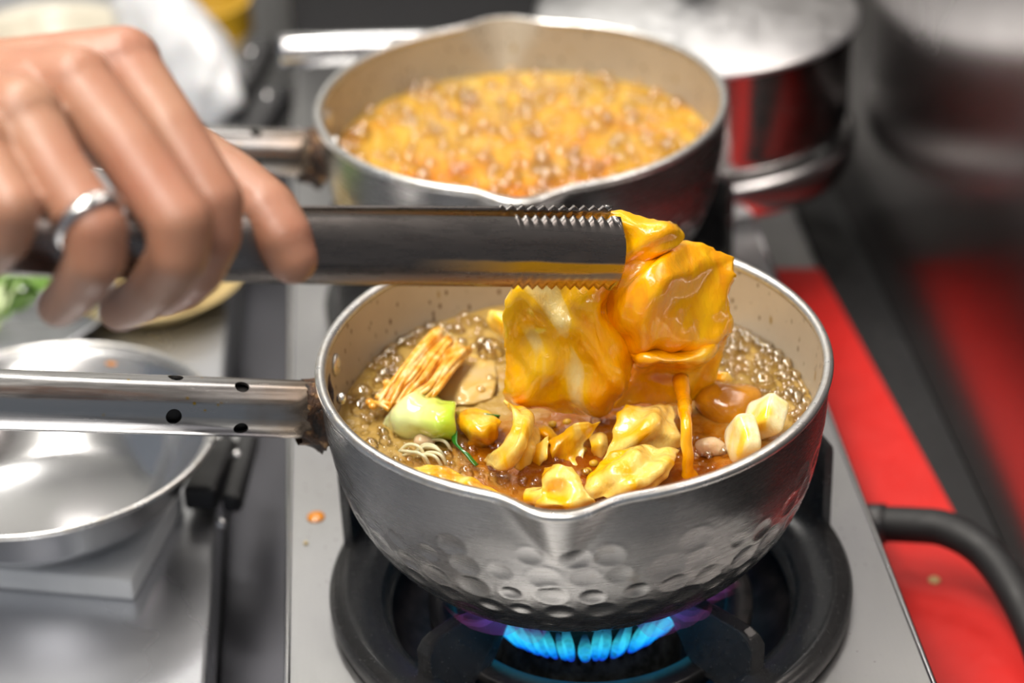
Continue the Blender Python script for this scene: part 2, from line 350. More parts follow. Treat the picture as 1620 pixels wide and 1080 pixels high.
MT['ceil'] = plain('painted_ceiling', (.55, .55, .53), .7)
# gas flame: blue at the port, cyan above, fading out (UV v runs along the jet)
def flamemat(name, stops, strength, alpha, scale):
    b = NB(name); uv = b.sep('UV'); n1 = b.noise(scale, 2)
    e = b.n('ShaderNodeEmission'); e.inputs[1].default_value = strength; b.link(b.ramp(uv[1], stops), e.inputs[0])
    tr = b.n('ShaderNodeBsdfTransparent'); mx = b.n('ShaderNodeMixShader')
    a = b.math('MULTIPLY', b.ramp(uv[1], alpha), b.val(n1, .3, .6, .45, 1))
    b.link(a, mx.inputs[0]); b.link(tr.outputs[0], mx.inputs[1]); b.link(e.outputs[0], mx.inputs[2]); b.link(mx.outputs[0], b.out.inputs[0]); return b.m
MT['flame'] = flamemat('gas_flame_blue', [(0, (.01, .04, .9)), (.2, (.0, .28, .9)), (.5, (.05, .70, .85)), (1, (.05, .2, .7))], .95, [(0, (.8,)*3), (.35, (.55,)*3), (.7, (.15,)*3), (1, (0, 0, 0))], 300)
MT['wisp'] = flamemat('gas_flame_violet', [(0, (.10, .16, .9)), (.4, (.25, .12, .75)), (1, (.6, .10, .14))], .34, [(0, (0, 0, 0)), (.35, (.20,)*3), (.7, (.12,)*3), (1, (0, 0, 0))], 45)

# ------------------------------------------------------------------ setting
ZC = -.025                                                     # left counter top
o = mesh('floor', *box(-1.6, 1.2, -1.6, 2.2, -.92, -.88), MT['dark'], smooth=False); tag(o, 'dark kitchen floor far below the stove', 'floor', kind='structure')
o = mesh('wall_right', *box(.206, .26, -.30, 1.7, -.88, 1.5), MT['wall'], smooth=False); tag(o, 'dull dark steel panel rising beside the red sheet', 'wall', kind='structure')
o = mesh('baseboard_right', *box(.1765, .2055, -.30, 1.6, -.0648, -.0615), MT['black'], smooth=False); tag(o, 'flat black strip along the foot of the steel panel', 'trim', kind='structure')
o = mesh('wall_back', *box(-1.6, 1.2, 1.7, 1.75, -.88, 1.5), MT['ceil'], smooth=False); tag(o, 'pale back wall of the kitchen', 'wall', kind='structure')
o = mesh('ceiling', *box(-1.6, 1.2, -1.6, 1.75, 1.5, 1.55), MT['ceil'], smooth=False); tag(o, 'plain pale kitchen ceiling', 'ceiling', kind='structure')
# work counters either side of the stove
t = thing('work_counter', (-.5, .3, -.88), 'polished steel work counter on the left under the steel bowl', 'counter')
o = mesh('counter_top', *box(-1.0, -.163, -.5, 1.6, ZC-.03, ZC), MT['counter'], t, smooth=False); bevel(o, .002)
mesh('counter_front', *box(-1.0, -.172, -.5, 1.6, -.88, ZC-.03), MT['counter'], t, smooth=False)
mesh('gap_channel', *box(-.1628, -.1285, -.5, .60, -.075, -.066), MT['channel'], t, smooth=False)
t = thing('side_counter', (.16, .3, -.88), 'narrow pale steel ledge between stove and dark steel panel', 'counter')
o = mesh('ledge_top', *box(.129, .2055, -.3, 1.6, -.085, -.065), MT['steel'], t, smooth=False)
mesh('ledge_front', *box(.129, .2055, -.3, 1.6, -.88, -.085), MT['dish'], t, smooth=False)

# ------------------------------------------------------------------ gas stove
SX = .127; BUR = [(.0, .0), (.0, .244)]
stove = thing('gas_stove', (0, .2, -.88), 'brushed steel two burner gas stove under the pans', 'stove')
V = []; F = []
def cell(x0, x1, y0, y1, cx, cy, R, n=128):
    base = len(V); k = n
    for i in range(n):
        a = 2*math.pi*i/n; dx, dy = math.cos(a), math.sin(a)
        V.append((cx+R*dx, cy+R*dy, -.004))
        V.append((cx+(R+.0015)*dx, cy+(R+.0015)*dy, 0))
        s = min(((x1-cx)/dx if dx > 1e-9 else (x0-cx)/dx if dx < -1e-9 else 9), ((y1-cy)/dy if dy > 1e-9 else (y0-cy)/dy if dy < -1e-9 else 9))
        V.append((cx+dx*s, cy+dy*s, 0))
    for i in range(n):
        j = (i+1) % n
        for q in range(2): F.append((base+3*i+q, base+3*j+q, base+3*j+q+1, base+3*i+q+1))
    # the four corners
    for sx, sy in ((x0, y0), (x1, y0), (x1, y1), (x0, y1)):
        cs = [base+3*i+2 for i in range(n)]
        a = math.atan2(sy-cy, sx-cx) % (2*math.pi); i = int(a/(2*math.pi)*n)
        V.append((sx, sy, 0)); F.append((base+3*i+2, base+3*((i+1) % n)+2, len(V)-1))
cell(-SX, SX, -.25, .122, 0, 0, .098); cell(-SX, SX, .122, .366, 0, .244, .098)
b0 = len(V); V += [(-SX, .366, 0), (SX, .366, 0), (SX, .60, 0), (-SX, .60, 0)]; F.append((b0, b0+1, b0+2, b0+3))
mesh('top_panel', V, F, MT['steel'], stove, smooth=False)
for sgn in (-1, 1):
    x0, x1 = sorted((sgn*SX, sgn*(SX-.0012)))
    mesh('side_panel', *box(x0, x1, -.25, .60, -.88, -.0002), MT['steel'], stove, smooth=False)
    P = [(sgn*(SX-.0006), y, -.0004) for y in np.linspace(-.25, .60, 8)]
    mesh('edge_bead', *tube(P, .0014, 8), MT['chrome'], stove)
mesh('front_panel', *box(-SX, SX, -.252, -.25, -.88, 0), MT['steel'], stove, smooth=False)
o = mesh('back_panel', *box(-SX, SX, .60, .615, -.88, .16), MT['dark'], stove, smooth=False); bevel(o, .004)
mesh('base_plate', *box(-SX, SX, -.25, .60, -.10, -.095), MT['hole'], stove, smooth=False)
for cx, cy in BUR:
    mesh('drip_bowl', *lathe([(.097, -.002), (.088, -.006), (.078, -.018), (.066, -.028), (.050, -.032), (.020, -.033)], 96, (cx, cy, 0)), MT['dish'], stove)
    bh = mesh('burner_head', *lathe([(.041, -.033), (.041, -.020), (.0375, -.012), (.0365, -.006), (.033, -.0035), (.020, -.003), (.0, -.003)], 96, (cx-.003, cy, 0)), MT['burner'], stove)
    pv = []
    for k in range(40):
        a = 2*math.pi*k/40; d = (math.cos(a), math.sin(a), 0)
        pv.append(obox((cx-.003+.0368*d[0], cy+.0368*d[1], -.0085), d, (-d[1], d[0], 0), (0, 0, 1), .0022, .0018, .0035))
    o = mesh('port', *merge(*pv), MT['hole'], bh, smooth=False); tag(o, kind='stuff')

def make_trivet(cx, cy, label):
    t = thing('pan_support', (cx, cy, 0), label, 'pan support', 'cast iron pan supports on the two burners')
    mesh('ring', *lathe([(.0975, .0002), (.1065, .0002), (.1085, .002), (.1088, .0065), (.1072, .0092), (.1052, .0086), (.1038, .0098), (.100, .0095), (.092, .0075), (.0875, .0055), (.0862, .002), (.0858, -.003), (.0835, -.0035), (.0838, -.006), (.096, -.006), (.0965, -.003)], 144, (cx, cy, 0), closed=True), MT['iron'], t)
    for az in (39, 129, 219, 309):
        a = math.radians(az); d = np.array([math.cos(a), math.sin(a), 0]); n = np.array([-d[1], d[0], 0])
        pr = [(.0885, -.004), (.0925, .004), (.0925, .019), (.0905, .0235), (.086, .0252), (.078, .0256), (.060, .0258), (.044, .0258), (.0405, .0235), (.041, .018), (.050, .012), (.058, -.001), (.064, -.007), (.075, -.007)]
        k = len(pr); V = [np.array([cx, cy, 0])+d*r_+n*s*(.0042 if z_ < .02 else .0030)+np.array([0, 0, z_]) for s in (-1, 1) for r_, z_ in pr]
        F = [tuple(range(k))[::-1], tuple(range(k, 2*k))]+[(i, (i+1) % k, k+(i+1) % k, k+i) for i in range(k)]
        o = mesh('prong', V, F, MT['iron'], t, smooth=False); bevel(o, .0012)
    mesh('inner_ring', *lathe([(.0565, -.010), (.0565, -.004), (.0575, -.003), (.067, -.003), (.068, -.004), (.068, -.010)], 96, (cx, cy, 0), closed=True), MT['dish'], t)
    gp = [(.1035, .008), (.1035, .046), (.1042, .049), (.1055, .050), (.1068, .049), (.1072, .046), (.1072, .008)]
    V, F = lathe(gp, 72, (cx, cy, 0), closed=True, a0=math.radians(10), a1=math.radians(162)); k = len(gp)
    F.append(tuple(range(k))); F.append(tuple(len(V)-k+i for i in range(k)))
    o = mesh('wind_guard', V, F, MT['iron'], t); sharp(o)
    return t
make_trivet(*BUR[0], 'black cast iron pan support with tall guard under the front pan')
make_trivet(*BUR[1], 'black cast iron pan support mostly hidden under the rear pan')

# flames under the front pan
def make_flame(cx, cy, label):
    t = thing('gas_flame', (cx, cy, -.006), label, 'flame')
    for k in range(60):
        a = 2*math.pi*k/60+rng.normal(0, .02); d = np.array([math.cos(a), math.sin(a), 0]); L = .021+.008*rng.random(); w = .0010+.0006*rng.random()
        n = 8; m = 9; V = []; F = []; uv = []
        for i in range(m):
            s = i/(m-1); p = np.array([cx, cy, -.0085])+d*(.0365+.013*s**.8)+np.array([0, 0, L*s])
            r_ = w*(.55+1.5*math.sin(math.pi*min(1, s*.9+.08))*(1-s*.35))
            for q in range(n):
                th = 2*math.pi*q/n; V.append(p+r_*(math.cos(th)*np.array([-d[1], d[0], 0])+math.sin(th)*d)); uv.append((q/n, s))
        for i in range(m-1):
            for q in range(n): F.append((i*n+q, i*n+(q+1) % n, (i+1)*n+(q+1) % n, (i+1)*n+q))
        mesh('jet', V, F, MT['flame'], t, uv=uv)
    for az, r0, r1, w in [(a_, .046, .070+.022*rng.random(), .0035+.002*rng.random()) for a_ in (-68, -60, -52, -45, -38, -30, -20, -8, 6, 20, 35, 145, 160, 175, 188, 200, 212, 224, 234, 244)]:
        a = math.radians(az+rng.normal(0, 2)); m = 12; n = 10; V = []; F = []; uv = []; tw = rng.normal(0, .10)
        for j in range(m):
            s_ = j/(m-1); rr = r0+(r1-r0)*s_; aa = a+tw*s_*s_
            zz = np.interp(rr, [0, .055, .067, .078, .0875, .0945, .0985], [.026, .027, .031, .0395, .052, .068, .089])-.0055-.0015*s_
            d = np.array([math.cos(aa), math.sin(aa), 0]); c0 = np.array([cx, cy, 0])+d*rr+np.array([0, 0, zz]); ww = w*math.sin(math.pi*(.12+.86*s_))
            for q in range(n):
                th = 2*math.pi*q/n; V.append(c0+ww*(math.cos(th)*np.array([-d[1], d[0], 0])*1.3+math.sin(th)*np.array([0, 0, .6]))); uv.append((q/n, s_))
        for j in range(m-1):
            for q in range(n): F.append((j*n+q, j*n+(q+1) % n, (j+1)*n+(q+1) % n, (j+1)*n+q))
        mesh('wisp', V, F, MT['wisp'], t, uv=uv)
    return t
make_flame(-.003, 0, 'ring of blue gas flames under the hammered front pan')

# ------------------------------------------------------------------ the hammered saucepan (local frame: axis at 0,0; rim at .115)
PROF = [(.1, .115), (.0996, .102), (.0985, .089), (.0945, .068), (.0875, .052), (.078, .0395), (.067, .031), (.055, .027), (.040, .026), (.0005, .026)]
PX, PY = -.0044, 0.
def dense_profile(n):
    P = spline(PROF, 24); s = np.concatenate([[0], np.cumsum(np.linalg.norm(np.diff(P, axis=0), axis=1))])
    t = np.linspace(0, s[-1], n); return np.stack([np.interp(t, s, P[:, 0]), np.interp(t, s, P[:, 1])], 1), t
def spout(th, z):
    h = np.clip((z-.084)/.031, 0, 1); out = np.zeros_like(th)
    for a in (math.radians(-99), math.radians(87)):
        d = (th-a+math.pi) % (2*math.pi)-math.pi; w = math.radians(1.8)+math.radians(7.2)*h
        out = out+.0085*h**1.15*np.exp(-np.abs(d/w)**2.6)
    return out
def make_pan(label, group):
    t = thing('saucepan', (0, 0, .026), label, 'saucepan', group)
    # outside with hammer marks
    P, s = dense_profile(190); nt = 560; th = np.linspace(0, 2*math.pi, nt, endpoint=False)
    Rr = np.repeat(P[None, :, 0], nt, 0); Zz = np.repeat(P[None, :, 1], nt, 0); TH = np.repeat(th[:, None], len(P), 1)
    tang = np.gradient(P, axis=0); tang /= np.linalg.norm(tang, axis=1)[:, None]; nor = np.stack([-tang[:, 1], tang[:, 0]], 1)
    dep = np.zeros_like(Rr); lr = np.random.default_rng(3)
    z2s = lambda z: np.interp(z, P[::-1, 1], s[::-1])
    row = 0; sv = z2s(.0885)
    while sv < z2s(.0275):
        rr = np.interp(sv, s, P[:, 0]); nd = int(2*math.pi*rr/.0150); 
        for k in range(nd):
            a = 2*math.pi*(k+.5*(row % 2))/nd+lr.normal(0, .012); ss = sv+lr.normal(0, .0008); ra = .0054*(1+lr.normal(0, .10)); dm = (.00042 if row < 2 else .00075)*(.6+.6*lr.random())
            if row == 0 and lr.random() < .4: continue
            da = (TH-a+math.pi) % (2*math.pi)-math.pi
            m = (np.abs(da) < .12) & (np.abs(s[None, :]-ss) < .008)
            ii = np.where(m); q = np.sqrt((da[ii]*Rr[ii])**2+((s[ii[1]]-ss)*1.18)**2)/ra
            dep[ii] -= np.where(q < 1, dm*(1-q*q)**1.0, 0)+np.where((q >= 1) & (q < 1.35), -.00012*np.sin((q-1)/.35*math.pi), 0)
        sv += .0104; row += 1
    Rr = Rr+dep*nor[None, :, 0]*-1*np.sign(-nor[30, 0]) if False else Rr+dep*np.abs(nor[None, :, 0]); Zz = Zz-dep*np.abs(nor[None, :, 1])
    Rr = Rr+spout(TH, Zz)
    V = np.stack([Rr*np.cos(TH), Rr*np.sin(TH), Zz], 2).reshape(-1, 3); k = len(P)
    idx = np.arange(nt*k).reshape(nt, k); nx = np.roll(idx, -1, 0)
    F = np.stack([idx[:, :-1], idx[:, 1:], nx[:, 1:], nx[:, :-1]], 2).reshape(-1, 4)
    mesh('body', V-[0, 0, .026], F.tolist(), MT['alu'], t, local=True)
    # stained inside
    P, s = dense_profile(60); nt = 240; th = np.linspace(0, 2*math.pi, nt, endpoint=False)
    TH = np.repeat(th[:, None], 60, 1); Rr = np.maximum(np.repeat(P[None, :, 0]-.0026, nt, 0), .0003)+0; Zz = np.repeat(P[None, :, 1]+np.linspace(0, .003, 60)[None, :], nt, 0); Rr = Rr+spout(TH, Zz)
    V = np.stack([Rr*np.cos(TH), Rr*np.sin(TH), Zz], 2).reshape(-1, 3); k = 60; idx = np.arange(nt*k).reshape(nt, k); nx = np.roll(idx, -1, 0)
    F = np.stack([idx[:, :-1], nx[:, :-1], nx[:, 1:], idx[:, 1:]], 2).reshape(-1, 4)
    o = mesh('inner_wall', V-[0, 0, .026], F.tolist(), MT['inside'], t, local=True)
    # rolled rim
    th = np.linspace(0, 2*math.pi, 360, endpoint=False); sp = spout(th, np.full(360, .115)); V = []; F = []
    pf = [(-.0029, -.0022), (-.0030, -.0006), (-.0022, .0005), (-.0006, .0009), (.0008, .0004), (.0013, -.0008), (.0010, -.0022), (.0001, -.0030)]
    for i, a in enumerate(th):
        for dr, dz in pf: V.append(((.1+sp[i]+dr)*math.cos(a), (.1+sp[i]+dr)*math.sin(a), .115+dz-.12*sp[i]-.026))
    for i in range(360):
        j = (i+1) % 360
        for q in range(len(pf)): F.append((i*8+q, j*8+q, j*8+(q+1) % 8, i*8+(q+1) % 8))
    mesh('rim', V, F, MT['rim'], t, local=True)
    # inside rivets, at the root of the handle
    for az, z in ((165.5, .1035), (188, .099)):
        a = math.radians(az); c = np.array([.0966*math.cos(a), .0966*math.sin(a), z-.026]); d = np.array([-math.cos(a), -math.sin(a), 0])
        V, F = ICO3; V = [c+d*v[0]*.0016+np.array([-d[1], d[0], 0])*v[1]*.0048+np.array([0, 0, 1])*v[2]*.0048 for v in V]
        mesh('rivet', V, F, MT['rim'], t, local=True)
    return t
front = make_pan('hammered saucepan of cabbage stew over the blue flame, in front', 'hammered saucepans on the stove')
# handle tube in the pan's frame: starts at the wall, runs to -x, a touch up and toward the viewer
hA = Dp(503, 648, .862); hB = Dp(0, 632, .822); hdir = (hB-hA)/np.linalg.norm(hB-hA)
hA = hA-np.array([PX, PY, .026]); HL = .215; HR = .01165
hx = -hdir; hz = np.cross(hx, [0, 1, 0]); hz = hz/np.linalg.norm(hz); hz = hz if hz[2] > 0 else -hz; hy = np.cross(hz, hx)
HM = Matrix(((hx[0], hy[0], hz[0], hA[0]), (hx[1], hy[1], hz[1], hA[1]), (hx[2], hy[2], hz[2], hA[2]), (0, 0, 0, 1)))
prof = [(HR, -HL+.002), (HR, 0.002), (HR-.0012, .002), (HR-.0012, -HL+.002), (HR-.0006, -HL)]
n = 64; V = []; F = []
for i in range(n):
    a = 2*math.pi*i/n
    for r_, x_ in prof: V.append((x_, r_*math.cos(a), r_*math.sin(a)))
for i in range(n):
    j = (i+1) % n
    for q in range(5): F.append((i*5+q, j*5+q, j*5+(q+1) % 5, i*5+(q+1) % 5))
ho = mesh('handle', V, F, MT['handle'], None, local=True)
cuts = []
def hole_at(px, py):
    """where a photo pixel's ray meets the tube, in handle coordinates -> (x, angle)"""
    inv = HM.inverted(); o_ = inv @ Vector(CAM-np.array([PX, PY, .026])); d_ = (inv.to_3x3() @ Vector(ray(px, py))).normalized()
    A = d_.y**2+d_.z**2; B = 2*(o_.y*d_.y+o_.z*d_.z); Cc = o_.y**2+o_.z**2-HR**2; D = max(0, B*B-4*A*Cc); tt = (-B-math.sqrt(D))/(2*A); p = o_+d_*tt
    return p.x, math.atan2(p.z, p.y)
for px, py, rr in ((278, 596, .0030), (383, 611, .0029), (275, 659, .0031), (381, 678, .0029)):
    x_, a = hole_at(px, py); d = np.array([0, math.cos(a), math.sin(a)]); P = [np.array([x_, 0, 0])+d*s for s in (HR-.006, HR-.003, HR+.003)]
    V, F = tube(P, rr, 20); c = mesh('cutter', V, F, MT['hole'], None, local=True); c.data.polygons.foreach_set('use_smooth', [False]*len(c.data.polygons)); cuts.append(c)
    m = ho.modifiers.new('cut', 'BOOLEAN'); m.object = c; m.operation = 'DIFFERENCE'; m.solver = 'EXACT'
dg = bpy.context.evaluated_depsgraph_get(); dg.update()
me2 = bpy.data.meshes.new_from_object(ho.evaluated_get(dg)); ho.modifiers.clear(); ho.data = me2; me2.name = 'handle'
for c in cuts: bpy.data.objects.remove(c)
sharp(ho, 40); ho.parent = front; ho.matrix_local = HM
# added dark core stands in for the tube's inner shade behind the holes, burnt ferrule, rivets outside
def hpart(name, V, F, m, smooth=True, par=None):
    o = mesh(name, V, F, m, None, smooth=smooth, local=True); o.parent = par or front
    if par is None: o.matrix_local = HM
    return o
V, F = tube([(x_, 0, 0) for x_ in np.linspace(-HL+.01, .0, 6)], HR-.0024, 24); hpart('dark_core', V, F, MT['hole'], par=ho)
V = []; F = []; n = 48; pf = [(.0118, -.007), (.0121, -.004), (.0126, -.001), (.0136, .0012), (.0146, .0020), (.0150, .0030), (.0130, .0034), (.006, .0034)]
for i in range(n):
    a = 2*math.pi*i/n
    for r_, x_ in pf:
        e = nz((x_*3, math.cos(a)*.02, math.sin(a)*.02), 220, 2)*.0012
        V.append((x_+e*.8, (r_+e)*math.cos(a)*(1.0), (r_+e)*math.sin(a)*(1.0 if math.sin(a) > 0 else 1.25)))
for i in range(n):
    j = (i+1) % n
    for q in range(len(pf)-1): F.append((i*8+q, j*8+q, j*8+q+1, i*8+q+1))
hpart('ferrule', V, F, MT['soot'])
for dy_, dz_ in ((-.0105, -.006), (-.0085, .011)):
    V, F = ICO2; V = V*np.array([.0020, .0026, .0026])+np.array([.0060, dy_, dz_]); hpart('rivet', V, F, MT['rim'])
front.location = (PX, PY, .026)
rear = copy_tree(front); rear.location = (-.0040, .2442, .026); rear.rotation_euler.z = math.radians(4)
tag(rear, 'saucepan of boiling orange broth on the rear burner')

# ------------------------------------------------------------------ broth, bubbles
def disc(cx, cy, z, R, nr, nt, amp, ns, seed, dome=0):
    V = [(cx, cy, z)]; F = []
    for i in range(1, nr+1):
        r_ = R*(i/nr)**.8
        for k in range(nt):
            a = 2*math.pi*k/nt; x, y = cx+r_*math.cos(a), cy+r_*math.sin(a); p = (x, y, seed*.1)
            e = min(1, (R-r_)/.006+.25)
            V.append((x, y, z+e*(amp*nz(p, ns, seed)+amp*.6*nz(p, ns*2.7, seed+2)+amp*.3*nz(p, ns*6, seed+4))))
    for k in range(nt): F.append((0, 1+k, 1+(k+1) % nt))
    for i in range(nr-1):
        for k in range(nt): a = 1+i*nt; F.append((a+k, a+nt+k, a+nt+(k+1) % nt, a+(k+1) % nt))
    return V, F
ZS = .0865
o = mesh('stew_broth', *disc(PX, PY, ZS, .0952, 70, 200, .0016, 75, 3), MT['broth']); tag(o, 'reddish brown broth filling the front saucepan', 'broth')
o = mesh('orange_broth', *disc(-.004, .2442, .088, .0952, 100, 260, .0030, 110, 9), MT['broth2']); tag(o, 'boiling orange broth filling the rear saucepan', 'broth')
def bubbles(name, spots, m, label):
    V = []; F = []
    for c, r_ in spots:
        v, f = ICO3 if r_ > .0028 else ICO2
        o = len(V); V += [tuple(np.array(c)+q*r_) for q in v]; F += [tuple(i+o for i in g) for g in f if v[list(g), 2].mean() > -.15]
    o = mesh(name, V, F, m); tag(o, label, 'bubbles', kind='stuff'); return o
def scatter(regions, cx, cy, z, Rm, lo, hi):
    out = []
    for px, py, sx, sy, n in regions:
        for _ in range(n):
            p = Zp(px+rng.normal(0, sx), py+rng.normal(0, sy), z); d = math.hypot(p[0]-cx, p[1]-cy)
            if d > Rm: p[0] = cx+(p[0]-cx)*Rm/d; p[1] = cy+(p[1]-cy)*Rm/d
            r_ = lo+(hi-lo)*rng.random()**3; out.append((p+np.array([0, 0, r_*.15]), r_))
    return out
sp = scatter([(615, 590, 22, 30, 130), (665, 530, 40, 14, 90), (740, 515, 40, 8, 60), (600, 640, 22, 18, 70), (620, 690, 35, 20, 90), (700, 720, 40, 12, 60), (740, 575, 30, 25, 60),
              (1180, 545, 28, 22, 170), (1235, 600, 28, 26, 170), (1265, 640, 14, 14, 70), (1150, 580, 20, 16, 60), (900, 700, 60, 30, 40), (1110, 720, 20, 12, 30), (800, 760, 40, 12, 25)], PX, PY, ZS+.0006, .0932, .0006, .0030)
for px, py, r_ in ((776, 560, .0058), (1206, 610, .0052), (574, 630, .0050), (570, 650, .0042), (607, 597, .0032), (630, 575, .0030), (700, 520, .0030), (760, 545, .0028), (640, 690, .0032), (1190, 660, .003)):
    sp.append((Zp(px, py, ZS)+np.array([0, 0, r_*.25]), r_))
bubbles('broth_bubbles', sp, MT['bubble'], 'clear bubbles and froth around the edge of the front stew')
sp = []
for _ in range(1500):
    a = rng.random()*2*math.pi; d = .093*math.sqrt(rng.random()); r_ = .0008+.0040*rng.random()**4
    sp.append(((-.004+d*math.cos(a), .2442+d*math.sin(a), .0885+.0012*rng.normal()), r_))
bubbles('boiling_bubbles', sp, MT['bubble2'], 'froth of bubbles boiling on the orange broth in the rear pan')

# ------------------------------------------------------------------ food in the front pan
def leaf(label, ctrl, m, name='cabbage_leaf', cat='cabbage', group='cabbage pieces in the stew', f=None, **k):
    f = f or Zp
    C = [[f(*p) for p in row] for row in ctrl]
    o = mesh(name, *sheet(C, **k), m); tag(o, label, cat, group); return o
B = ZS
leaf('pale cabbage piece beside the green bok choy stem', [[(722, 650, B+.004), (752, 645, B+.008), (785, 655, B+.007)], [(722, 665, B+.007), (755, 668, B+.011), (792, 672, B+.008)], [(735, 690, B+.004), (762, 690, B+.008), (785, 690, B+.004)], [(745, 712, B-.003), (768, 710, B-.002), (780, 706, B-.003)]], MT['leafb'], seed=1, amp=.0010, fold=((.0004, .3, 1.4, 0),))
leaf('tall folded yellow cabbage piece standing left of the pan centre', [[(795, 632, B+.016), (805, 640, B+.014), (822, 650, B+.010), (862, 690, B+.001)], [(812, 660, B+.018), (828, 658, B+.020), (842, 668, B+.012), (852, 700, B+.003)], [(800, 700, B+.014), (818, 702, B+.018), (836, 706, B+.010), (845, 722, B+.001)], [(766, 730, B+.001), (785, 742, B+.006), (815, 742, B+.003), (835, 738, B-.003)]], MT['leaf'], seed=2, amp=.0012, thick=.0014, fold=((.0010, .4, 2.2, .1),))
leaf('small pointed cabbage piece in the red broth', [[(868, 690, B+.012), (866, 700, B+.010)], [(835, 712, B+.004), (862, 724, B+.005)], [(836, 730, B-.001), (850, 742, B-.002)]], MT['leafb'], seed=3, amp=.0006, nu=20, nv=16)
leaf('curled translucent cabbage piece right of the small pointed one', [[(870, 700, B+.004), (905, 674, B+.013), (950, 668, B+.013)], [(874, 715, B+.004), (905, 690, B+.009), (936, 690, B+.008)], [(880, 735, B-.002), (900, 722, B+.001), (922, 712, B+.002)], [(905, 742, B-.002), (918, 748, B-.002), (930, 758, B-.003)]], MT['leafb'], seed=4, amp=.0012, fold=((.0006, .4, 1.6, .1),))
leaf('large square cabbage piece under the dripping sauce', [[(985, 642, B+.016), (1020, 640, B+.017), (1066, 640, B+.012)], [(975, 672, B+.013), (1025, 672, B+.016), (1072, 680, B+.010)], [(958, 720, B+.005), (1010, 705, B+.008), (1076, 704, B+.003)], [(950, 742, B-.002), (1000, 732, B-.001), (1070, 722, B-.004)]], MT['leaf'], seed=5, amp=.0015, fold=((.0012, 1.2, 1.6, .1),))
leaf('broad glossy cabbage piece in front of the square one', [[(965, 715, B+.010), (1010, 702, B+.012), (1072, 712, B+.008)], [(945, 740, B+.008), (1005, 735, B+.013), (1062, 742, B+.007)], [(930, 765, B+.005), (990, 762, B+.010), (1045, 762, B+.004)], [(925, 790, B+.001), (980, 785, B+.003), (1030, 776, B+.000)]], MT['leaf'], seed=6, amp=.0022, thick=.0011, fold=((.0014, .9, 2.1, .3),))
leaf('plump curled cabbage piece behind the pouring lip', [[(862, 742, B+.010), (882, 735, B+.017), (900, 738, B+.017), (918, 752, B+.010)], [(858, 758, B+.012), (880, 756, B+.016), (902, 758, B+.015), (920, 768, B+.011)], [(856, 778, B+.010), (878, 776, B+.009), (905, 778, B+.012), (930, 782, B+.011)], [(848, 796, B+.006), (880, 798, B+.010), (908, 797, B+.010), (942, 792, B+.008)], [(850, 806, B+.000), (880, 808, B+.002), (910, 808, B+.002), (940, 800, B+.000)]], MT['leaf'], seed=7, amp=.0008, thick=.0012, fold=((.0007, .4, 1.2, .2),))
leaf('small crumpled cabbage bit left of the pouring lip', [[(835, 772, B+.005), (862, 768, B+.008)], [(828, 788, B+.004), (862, 785, B+.008)], [(840, 800, B+.000), (866, 803, B+.002)]], MT['leaf'], seed=8, amp=.002, nu=22, nv=22)
leaf('long thin cabbage strip along the front rim', [[(645, 742, B+.004), (690, 738, B+.007), (740, 752, B+.007), (800, 785, B+.004)], [(655, 755, B+.005), (700, 756, B+.008), (745, 768, B+.008), (800, 792, B+.004)], [(668, 768, B+.001), (705, 775, B+.002), (750, 784, B+.002), (795, 798, B+.000)]], MT['leafb'], seed=9, amp=.0015, fold=((.0008, .4, 2.6, .1),))
leaf('pale cabbage edge peeking out left of the lifted leaves', [[(768, 492, B+.014), (790, 488, B+.016), (815, 492, B+.014)], [(772, 508, B+.010), (795, 508, B+.014), (820, 515, B+.010)], [(795, 540, B+.002), (805, 545, B+.004), (830, 560, B+.002)]], MT['leaf'], seed=10, amp=.001)
leaf('amber cabbage scrap between curled and square pieces', [[(930, 690, B+.006), (948, 684, B+.008), (962, 690, B+.006)], [(932, 706, B+.005), (950, 702, B+.007), (962, 708, B+.004)], [(938, 726, B-.002), (950, 728, B-.001), (958, 726, B-.002)]], MT['leaf'], seed=15, amp=.0008, nu=20, nv=20)
leaf('limp cabbage shred lying right of the tall folded piece', [[(848, 668, B+.004), (868, 676, B+.005), (886, 690, B+.002)], [(846, 680, B+.004), (862, 688, B+.005), (878, 700, B+.001)], [(846, 694, B-.001), (856, 700, B-.001), (866, 708, B-.002)]], MT['leaf_deep'], seed=16, amp=.0008, nu=20, nv=20)
leaf('thin cabbage sliver behind the brown mushroom', [[(1120, 592, B+.004), (1145, 588, B+.006), (1160, 598, B+.003)], [(1120, 602, B+.002), (1142, 600, B+.004), (1160, 606, B+.001)]], MT['leafb'], seed=11, amp=.0006, nu=14, nv=14)
# chunky stems at the right
def chunk(label, P0, P1, w, h, up, m, seed, sq=5):
    ax = P1-P0; L = np.linalg.norm(ax); ax /= L; up = np.array(up, float); side = np.cross(ax, up); side /= np.linalg.norm(side); up = np.cross(side, ax)
    V0, F = ICO4; V = []
    for v in V0:
        l = (np.abs(v)**sq).sum()**(1/sq); v = v/l; p = (P0+P1)/2+ax*v[0]*L/2+side*v[1]*w/2+up*v[2]*h/2
        V.append(p+up*.0009*nz(p, 110, seed)+side*.0006*nz(p, 90, seed+1))
    o = mesh('cabbage_chunk', V, F, m); tag(o, label, 'cabbage', 'cabbage stem chunks'); return o
chunk('thick white cabbage stem chunk nearest the right front rim', Zp(1160, 712, B+.001), Zp(1190, 676, B+.016), .0165, .009, (-.3, -.6, 1), MT['stem'], 1, 4)
chunk('square cut white stem chunk against the right rim', Zp(1190, 668, B+.004), Zp(1232, 650, B+.014), .0145, .0105, (0, -.5, 1), MT['stem'], 2, 7)
